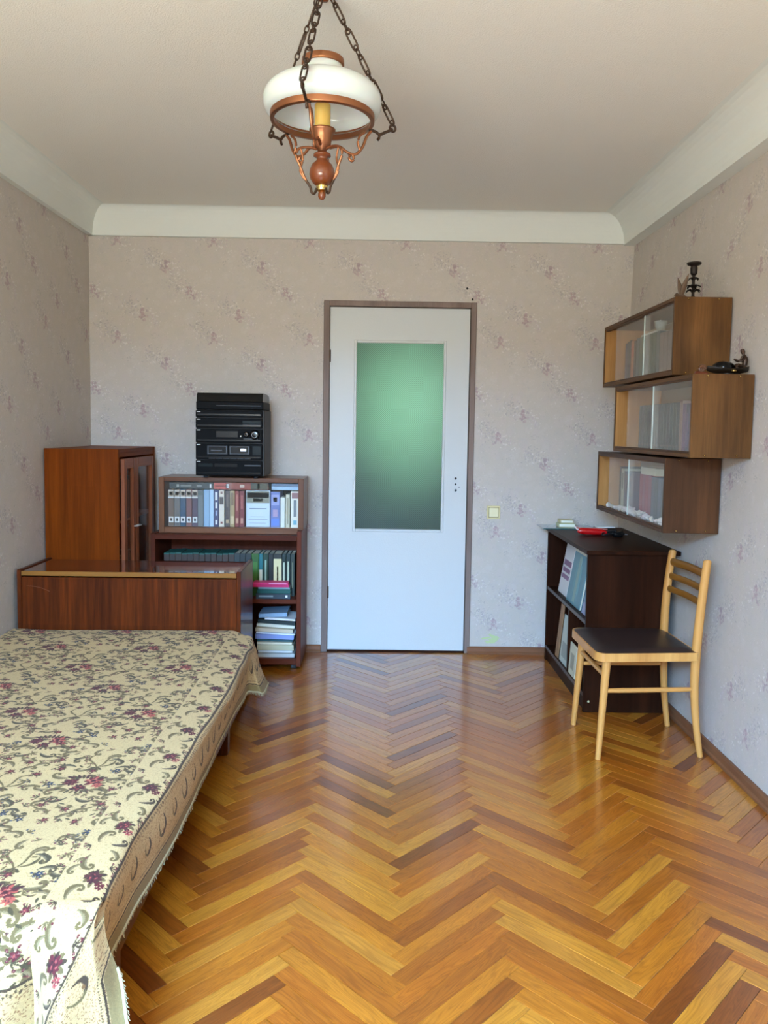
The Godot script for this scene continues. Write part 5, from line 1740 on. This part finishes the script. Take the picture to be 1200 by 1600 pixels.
# ------------------------------------------------------------------ ceiling lamp
func lamp() -> void:
	var C := Vector3(-0.168, 0, -2.30)
	var t := thing("ceiling_lamp", "hanging lamp with white opal glass shade, copper rings and three chains", "lamp", Vector3(C.x, 2.0, C.z))
	var up := func(y: float) -> Transform3D:
		return Transform3D(Basis.IDENTITY, Vector3(C.x, y, C.z))
	var st := begin()
	var prof := [Vector2(0.141, 2.197)]
	for p in [[0.150, 2.199], [0.160, 2.208], [0.1655, 2.222], [0.1665, 2.238], [0.163, 2.252], [0.153, 2.266], [0.137, 2.278], [0.116, 2.287], [0.092, 2.294], [0.072, 2.301], [0.060, 2.310], [0.055, 2.324], [0.055, 2.342]]:
		prof.append(Vector2(p[0], p[1]))
	var back := []
	for p in prof:
		back.push_front(Vector2(p.x - 0.004, p.y - 0.0025 if p.y > 2.20 else p.y))
	lathe(st, prof + back, 56, up.call(0.0))
	part(st, "glass_shade", M.opal, t)
	st = begin()
	lathe(st, [Vector2(0.136, 2.180), Vector2(0.146, 2.180), Vector2(0.147, 2.184), Vector2(0.147, 2.204), Vector2(0.1455, 2.206), Vector2(0.1445, 2.196), Vector2(0.137, 2.194), Vector2(0.136, 2.180)], 56, up.call(0.0))
	part(st, "shade_ring", M.copper, t)
	st = begin()
	lathe(st, [Vector2(0.0535, 2.332), Vector2(0.059, 2.330), Vector2(0.060, 2.336), Vector2(0.059, 2.350), Vector2(0.056, 2.351), Vector2(0.054, 2.346)], 40, up.call(0.0))
	part(st, "neck_ring", M.copper, t)
	st = begin()
	lathe(st, [Vector2(0, 2.115), Vector2(0.0225, 2.115), Vector2(0.0225, 2.226), Vector2(0.020, 2.229), Vector2(0.0, 2.229)], 20, up.call(0.0))
	part(st, "candle_sleeve", M.candle, t)
	st = begin()
	lathe(st, [Vector2(0.0, 2.229), Vector2(0.012, 2.229), Vector2(0.018, 2.25), Vector2(0.026, 2.275), Vector2(0.024, 2.295), Vector2(0.012, 2.310), Vector2(0.0, 2.314)], 20, up.call(0.0))
	part(st, "bulb", mat(c8(236, 236, 230), 0.2), t)
	st = begin()
	lathe(st, [Vector2(0, 2.112), Vector2(0.030, 2.156), Vector2(0.0345, 2.157), Vector2(0.037, 2.160), Vector2(0.0365, 2.154), Vector2(0.030, 2.148), Vector2(0.0265, 2.132), Vector2(0.024, 2.116), Vector2(0.014, 2.108), Vector2(0.012, 2.094), Vector2(0.0, 2.094)], 28, up.call(0.0))
	part(st, "cup", M.copper, t)
	st = begin()
	lathe(st, [Vector2(0, 2.096), Vector2(0.013, 2.096), Vector2(0.024, 2.092), Vector2(0.0245, 2.086), Vector2(0.016, 2.083), Vector2(0.015, 2.076), Vector2(0.019, 2.072), Vector2(0.029, 2.062), Vector2(0.035, 2.048), Vector2(0.036, 2.036), Vector2(0.033, 2.023), Vector2(0.026, 2.012), Vector2(0.018, 2.006), Vector2(0.0, 2.005)], 28, up.call(0.0))
	part(st, "turned_ball", M.turned, t)
	st = begin()
	lathe(st, [Vector2(0, 2.007), Vector2(0.015, 2.007), Vector2(0.0165, 2.003), Vector2(0.015, 1.992), Vector2(0.012, 1.989), Vector2(0, 1.989)], 20, up.call(0.0))
	part(st, "collar", M.brass, t)
	st = begin()
	lathe(st, [Vector2(0, 1.990), Vector2(0.009, 1.990), Vector2(0.011, 1.982), Vector2(0.0105, 1.974), Vector2(0.006, 1.967), Vector2(0, 1.965)], 16, up.call(0.0))
	part(st, "finial", M.turned, t)
	st = begin()
	lathe(st, [Vector2(0, TOP), Vector2(0.045, TOP), Vector2(0.046, TOP - 0.006), Vector2(0.034, TOP - 0.018), Vector2(0.018, TOP - 0.028), Vector2(0.014, TOP - 0.040), Vector2(0.0, TOP - 0.044)], 24, up.call(0.0))
	part(st, "canopy", M.turned, t)
	for k in 3:
		var a := -PI / 2 - deg_to_rad(10.0) + TAU * k / 3       # one arm towards the camera
		var d := Vector3(cos(a), 0, -sin(a))
		var at := func(r: float, y: float) -> Vector3:
			return Vector3(C.x, y, C.z) + d * r
		st = begin()
		tube(st, curve([at.call(0.022, 2.112), at.call(0.050, 2.120), at.call(0.072, 2.108), at.call(0.098, 2.104), at.call(0.120, 2.128), at.call(0.132, 2.158), at.call(0.146, 2.176)], 22), 0.0042, 8)
		tube(st, curve([at.call(0.088, 2.106), at.call(0.094, 2.092), at.call(0.088, 2.084), at.call(0.080, 2.090), at.call(0.082, 2.100)], 12), 0.0038, 8)
		tube(st, curve([at.call(0.112, 2.118), at.call(0.106, 2.138), at.call(0.112, 2.158), at.call(0.126, 2.170)], 12), 0.0036, 8)
		part(st, "arm", M.copper, t)
		st = begin()
		tube(st, curve([at.call(0.140, 2.180), at.call(0.160, 2.176), at.call(0.172, 2.170), at.call(0.188, 2.178), at.call(0.204, 2.186), at.call(0.211, 2.191)], 16), 0.0044, 8)
		tube(st, curve([at.call(0.172, 2.170), at.call(0.170, 2.160), at.call(0.166, 2.154)], 6), 0.0042, 8)
		var ring := []
		for i in 12:
			ring.append(at.call(0.212 + 0.009 * cos(TAU * i / 12), 2.193 + 0.009 * sin(TAU * i / 12)))
		tube(st, ring, 0.0034, 8, true, 1.0, d.cross(Vector3.UP))
		part(st, "chain_hook", M.bronze_dark, t)
		# chain of long links joined by small rings
		var lo: Vector3 = at.call(0.214, 2.203)
		var hi: Vector3 = at.call(0.024, TOP - 0.030)
		var dir := (hi - lo).normalized()
		var n := 5
		var step := lo.distance_to(hi) / n
		var chain := MeshInstance3D.new()
		st = begin()
		tube(st, [hi - dir * 0.004, hi + dir * 0.006, Vector3(C.x, TOP - 0.022, C.z) + d * 0.012], 0.003, 6)
		var ch := part(st, "chain", M.bronze_dark, t)
		var side0 := dir.cross(d.cross(Vector3.UP)).normalized()
		var side1 := d.cross(Vector3.UP).normalized()
		for i in n:
			var turn := (0.25 if i % 2 else -0.2) + k * 0.5
			var side := side1.rotated(dir, turn)
			var o := lo + dir * step * i
			var link := []
			var h := step * 0.82
			for q in 20:
				var f := TAU * q / 20
				var yy := signf(sin(f)) * pow(absf(sin(f)), 0.5) * h / 2
				var xx := signf(cos(f)) * pow(absf(cos(f)), 0.6) * 0.0085
				link.append(o + dir * (h / 2 + yy) + side * xx)
			st = begin()
			tube(st, link, 0.0028, 6, true, 1.0, side.cross(dir))
			for e in [0.14, 0.86]:
				var bead := []
				for q in 10:
					bead.append(o + dir * (h * e + 0.0055 * sin(TAU * q / 10)) + side * 0.0055 * cos(TAU * q / 10))
				tube(st, bead, 0.0022, 6, true, 1.0, side.cross(dir))
			part(st, "link", M.bronze_dark, ch)
			var loop := []
			var s2 := side.rotated(dir, PI / 2)
			for q in 12:
				loop.append(o + dir * (h + step * 0.09 + sin(TAU * q / 12) * step * 0.14) + s2 * cos(TAU * q / 12) * 0.006)
			st = begin()
			tube(st, loop, 0.0022, 6, true, 1.0, s2.cross(dir))
			part(st, "ring", M.bronze_dark, ch)
		# lower brackets, turned the other way round
		var b := a + PI
		var f2 := Vector3(cos(b), 0, -sin(b))
		var bt := func(r: float, y: float) -> Vector3:
			return Vector3(C.x, y, C.z) + f2 * r
		st = begin()
		tube(st, curve([bt.call(0.018, 2.104), bt.call(0.040, 2.106), bt.call(0.068, 2.098), bt.call(0.076, 2.078), bt.call(0.064, 2.052), bt.call(0.054, 2.028), bt.call(0.046, 2.014)], 20), 0.0038, 8)
		tube(st, curve([bt.call(0.062, 2.098), bt.call(0.056, 2.070), bt.call(0.064, 2.040), bt.call(0.052, 2.018)], 14), 0.0030, 8)
		part(st, "bracket", M.copper, t)
		st = begin()
		tube(st, curve([bt.call(0.048, 2.016), bt.call(0.034, 1.998), bt.call(0.030, 1.984), bt.call(0.023, 1.980), bt.call(0.018, 1.988), bt.call(0.016, 1.996)], 16), 0.0036, 8)
		part(st, "bracket_curl", M.bronze_dark, t)
		chain.free()

# ------------------------------------------------------------------ ornaments on the wall cabinets
func ornaments() -> void:
	var y := 1.873
	var at := Vector3(1.316, y, -3.36)
	var t := thing("candlestick", "dark metal candlestick with leafy tiers on the top wall cabinet", "candlestick", at)
	X = Transform3D.IDENTITY
	var st := begin()
	lathe(st, [Vector2(0.0, 0.0), Vector2(0.036, 0.0), Vector2(0.036, 0.003), Vector2(0.026, 0.010), Vector2(0.012, 0.016), Vector2(0.006, 0.022), Vector2(0.006, 0.110), Vector2(0.0, 0.112)], 20)
	part(st, "stem", M.iron, t)
	for e in [[0.040, 0.032], [0.058, 0.034], [0.090, 0.022]]:
		st = begin()
		for k in 6:
			var a: float = TAU * k / 6 + e[0] * 20.0
			var d := Vector3(cos(a), 0, sin(a))
			tube(st, [d * 0.003 + Vector3(0, e[0] - 0.004, 0), d * e[1] * 0.5 + Vector3(0, e[0] + 0.008, 0), d * e[1] * 0.85 + Vector3(0, e[0] + 0.004, 0), d * e[1] + Vector3(0, e[0] - 0.004, 0)], [0.003, 0.008, 0.006, 0.0015], 8, false, 0.35)
		part(st, "leaf_tier", M.iron, t)
	st = begin()
	lathe(st, [Vector2(0.0, 0.108), Vector2(0.010, 0.108), Vector2(0.014, 0.116), Vector2(0.015, 0.136), Vector2(0.013, 0.146), Vector2(0.026, 0.150), Vector2(0.030, 0.156), Vector2(0.029, 0.160), Vector2(0.012, 0.157), Vector2(0.010, 0.140), Vector2(0.0, 0.138)], 20)
	part(st, "cup", M.iron, t)

	t = thing("bird_figurine", "small carved brown bird with raised wings left of the candlestick", "figurine", Vector3(1.258, y, -3.345))
	X = Transform3D.IDENTITY
	st = begin()
	tube(st, curve([Vector3(-0.028, 0.020, 0.004), Vector3(-0.020, 0.023, 0.003), Vector3(-0.010, 0.020, 0), Vector3(0.004, 0.016, 0), Vector3(0.018, 0.015, -0.002), Vector3(0.034, 0.010, -0.004)], 14), [0.0012, 0.003, 0.0075, 0.0085, 0.0075, 0.0075, 0.0085, 0.0095, 0.010, 0.0095, 0.008, 0.006, 0.005, 0.004, 0.003], 10)
	tube(st, [Vector3(0.004, 0.0, 0), Vector3(0.004, 0.012, 0)], [0.010, 0.004], 10)
	part(st, "body", M.carved, t)
	for e in [[-0.018, 0.0], [0.020, 0.012]]:
		st = begin()
		tube(st, curve([Vector3(0.004, 0.018, e[1] * 0.3), Vector3(0.002 + e[0] * 0.2, 0.045, e[1]), Vector3(0.002 + e[0] * 0.55, 0.072, e[1] * 1.3), Vector3(0.004 + e[0], 0.100 + e[0] * 0.4, e[1] * 1.6)], 8), [0.006, 0.009, 0.0105, 0.011, 0.010, 0.0085, 0.006, 0.0035, 0.001], 8, false, 0.3, Vector3.BACK)
		part(st, "wing", M.carved, t)

	# bronze dish shaped like a boat with a seated oarsman
	y = 1.546
	t = thing("bronze_dish", "dark boat shaped bronze dish with a seated figure on the middle cabinet", "figurine", Vector3(1.350, y, -3.06))
	X = Transform3D.IDENTITY
	st = begin()
	var P := []
	var T := []
	for i in 15:
		var f := i / 14.0
		var row := []
		var tr := []
		var w := 0.036 * pow(sin(PI * clampf(f * 0.94 + 0.03, 0, 1)), 0.6)
		var xx := lerpf(-0.086, 0.074, f)
		var low := 0.003 + 0.012 * pow(absf(f - 0.5) * 2.0, 3.0)
		var high := 0.024 + 0.010 * pow(absf(f - 0.5) * 2.0, 2.0)
		for e in [[0.0, low], [0.7, low + 0.004], [1.0, high], [0.88, high], [0.6, low + 0.008], [0.0, low + 0.004]]:
			row.append(Vector3(xx, e[1], w * e[0]))
			tr.append(Vector2(f, e[0]))
		for e in [[0.6, low + 0.008], [0.88, high], [1.0, high], [0.7, low + 0.004], [0.0, low]]:
			row.append(Vector3(xx, e[1], -w * e[0]))
			tr.append(Vector2(f, e[0]))
		P.append(row)
		T.append(tr)
	sheet(st, P, T)
	ball(st, Vector3(-0.005, 0.003, 0), Vector3(0.05, 0.005, 0.026), 14)
	part(st, "hull", M.black_bronze, t)
	st = begin()
	ball(st, Vector3(-0.022, 0.028, 0.002), Vector3(0.046, 0.024, 0.027), 16)
	part(st, "bowl", M.plastic_dark, t)
	st = begin()
	ball(st, Vector3(0.004, 0.014, 0.034), Vector3(0.012, 0.006, 0.004), 10)
	part(st, "medallion", M.brass, t)
	st = begin()
	# the oarsman: hips, back, neck and head in one sweep, then thighs, shins and arms
	tube(st, curve([Vector3(0.056, 0.026, 0), Vector3(0.060, 0.042, 0), Vector3(0.060, 0.062, 0), Vector3(0.055, 0.076, 0), Vector3(0.052, 0.083, 0), Vector3(0.050, 0.090, 0), Vector3(0.049, 0.101, 0)], 18), [0.009, 0.0105, 0.0105, 0.010, 0.0095, 0.010, 0.011, 0.0115, 0.0115, 0.0105, 0.009, 0.006, 0.0045, 0.0048, 0.0068, 0.0082, 0.0082, 0.0068, 0.003], 12)
	for s in [-1.0, 1.0]:
		tube(st, curve([Vector3(0.056, 0.074, s * 0.009), Vector3(0.046, 0.056, s * 0.014), Vector3(0.034, 0.054, s * 0.010), Vector3(0.020, 0.060, s * 0.004)], 10), [0.005, 0.0048, 0.0044, 0.004, 0.0038, 0.0036, 0.0034, 0.0032, 0.003, 0.0028, 0.0026], 8)
		tube(st, curve([Vector3(0.056, 0.030, s * 0.006), Vector3(0.040, 0.036, s * 0.009), Vector3(0.030, 0.040, s * 0.009), Vector3(0.024, 0.026, s * 0.009)], 10), [0.007, 0.0068, 0.0064, 0.006, 0.0056, 0.005, 0.005, 0.0046, 0.0042, 0.004, 0.0036], 8)
	ball(st, Vector3(0.042, 0.095, 0), Vector3(0.0022, 0.0025, 0.002), 8)
	part(st, "seated_figure", M.bronze_dark, t)

	t = thing("figurine", "tiny orange brown figurine beside the bow of the bronze boat dish", "figurine", Vector3(1.243, y, -3.06))
	X = Transform3D.IDENTITY
	st = begin()
	tube(st, curve([Vector3(-0.024, 0.007, 0), Vector3(-0.008, 0.006, 0), Vector3(0.012, 0.006, 0), Vector3(0.028, 0.003, 0)], 10), [0.005, 0.007, 0.0075, 0.0075, 0.007, 0.0065, 0.006, 0.0055, 0.005, 0.004, 0.002], 10)
	part(st, "body", mat(c8(96, 36, 10), 0.4), t)
	st = begin()
	var sp := []
	var sr := []
	for i in 26:
		var f := i / 25.0
		var a := f * TAU * 1.9
		sp.append(Vector3(0.002 + cos(a) * 0.013 * (1 - f), 0.021 + sin(a) * 0.013 * (1 - f), 0.006 * f))
		sr.append(0.0085 * (1.0 - 0.6 * f))
	tube(st, sp, sr, 9)
	part(st, "shell", mat(c8(96, 60, 36), 0.4), t)

# ------------------------------------------------------------------ small things on the dark unit
func desk_things() -> void:
	var y := 0.7725
	var g := thing("glass_sheet", "thin bluish sheet of glass jutting over the dark unit's far left edge", "glass sheet", Vector3(1.08, y, -4.47))
	boxed("pane", mat(Color(0.62, 0.78, 0.88, 0.35), 0.05, {"transparency": BaseMaterial3D.TRANSPARENCY_ALPHA}), g, Vector3(0.935, y, -4.575), Vector3(1.235, y + 0.005, -4.385), 0.0)
	boxed("ground_edge", mat(c8(44, 84, 88), 0.2), g, Vector3(0.935, y, -4.3855), Vector3(1.235, y + 0.005, -4.384), 0.0)
	var yb := y + 0.0055
	var cols := [c8(206, 214, 178), c8(226, 228, 214)]
	var labels := ["cream green soap box with a white band, lower of two by the glass sheet", "small pale box with a white label stacked on the cream green one"]
	for i in 2:
		var o := thing("small_box", labels[i], "box", Vector3(1.08, yb, -4.46))
		boxed("carton", mat(c8(186, 190, 150) if i == 0 else c8(196, 190, 150), 0.5), o, Vector3(1.030 + 0.008 * i, yb, -4.50), Vector3(1.125 - 0.010 * i, yb + 0.023 - 0.003 * i, -4.43), 0.003)
		boxed("paper_band", mat(c8(232, 236, 222), 0.6), o, Vector3(1.034 + 0.010 * i, yb + 0.005, -4.43), Vector3(1.120 - 0.012 * i, yb + 0.019 - 0.003 * i, -4.4293), 0.0)
		yb += 0.0235
	# red pouch
	y = 0.7725
	var r := thing("pouch", "bright red glossy pouch with a pale pink flap lying on the dark unit", "pouch", Vector3(1.155, y, -4.17))
	X = Transform3D.IDENTITY
	var st := begin()
	tube(st, curve([Vector3(-0.080, 0.014, -0.01), Vector3(-0.070, 0.020, -0.004), Vector3(-0.03, 0.019, 0.0), Vector3(0.03, 0.017, 0.004), Vector3(0.070, 0.016, 0.008)], 14), [0.006, 0.014, 0.018, 0.019, 0.019, 0.019, 0.018, 0.018, 0.018, 0.018, 0.017, 0.017, 0.016, 0.013, 0.006], 14, false, 0.95)
	part(st, "body", mat(c8(186, 16, 20), 0.25), r)
	st = begin()
	tube(st, curve([Vector3(-0.092, 0.040, -0.015), Vector3(-0.066, 0.034, -0.018), Vector3(0.0, 0.034, -0.014), Vector3(0.078, 0.030, -0.008)], 12), [0.003, 0.007, 0.008, 0.008, 0.008, 0.008, 0.008, 0.008, 0.008, 0.008, 0.007, 0.006, 0.003], 10, false, 0.5)
	part(st, "flap", mat(c8(206, 120, 112), 0.35), r)
	st = begin()
	tube(st, curve([Vector3(-0.098, 0.044, -0.013), Vector3(-0.088, 0.032, -0.008), Vector3(-0.074, 0.022, -0.002)], 8), 0.0065, 8, false, 0.6)
	part(st, "pull_tab", mat(c8(226, 206, 204), 0.4), r)
	# a dark case with a paper on it, behind the pouch
	var c := thing("spectacle_case", "flat dark brown case holding a white paper slip behind the red pouch", "case", Vector3(1.23, y, -4.26))
	boxed("case_body", mat(c8(44, 34, 28), 0.4), c, Vector3(1.175, y, -4.285), Vector3(1.300, y + 0.030, -4.225), 0.008)
	boxed("paper_slip", mat(c8(226, 226, 220), 0.6), c, Vector3(1.190, y + 0.0305, -4.282), Vector3(1.290, y + 0.036, -4.230), 0.001)
	# black cable
	var k := thing("cable", "tangled black cable right of the red pouch on the dark unit", "cable", Vector3(1.27, y, -4.13))
	X = Transform3D.IDENTITY
	st = begin()
	var pts := []
	for i in 70:
		var f := i / 69.0
		pts.append(Vector3(0.034 * cos(f * 19.0) + 0.03 * sin(f * 5.0) - 0.02, 0.005 + 0.013 * absf(sin(f * 11.0)), 0.026 * sin(f * 16.0) + 0.02 * cos(f * 4.0)))
	for i in 8:
		pts.append(Vector3(pts[69].x + 0.013 * (i + 1), 0.004, pts[69].z - 0.022 * (i + 1)))
	tube(st, pts, 0.004, 8)
	part(st, "cord", M.black, k)
	boxed("plug", M.plastic, k, Vector3(-0.030, 0.0, 0.020), Vector3(0.020, 0.016, 0.040), 0.004)
	var w := thing("card", "small whitish card lying beside the black cable", "card", Vector3(1.315, y, -4.20))
	boxed("card_stock", mat(c8(190, 196, 200), 0.4), w, Vector3(1.285, y, -4.225), Vector3(1.345, y + 0.002, -4.185), 0.0)
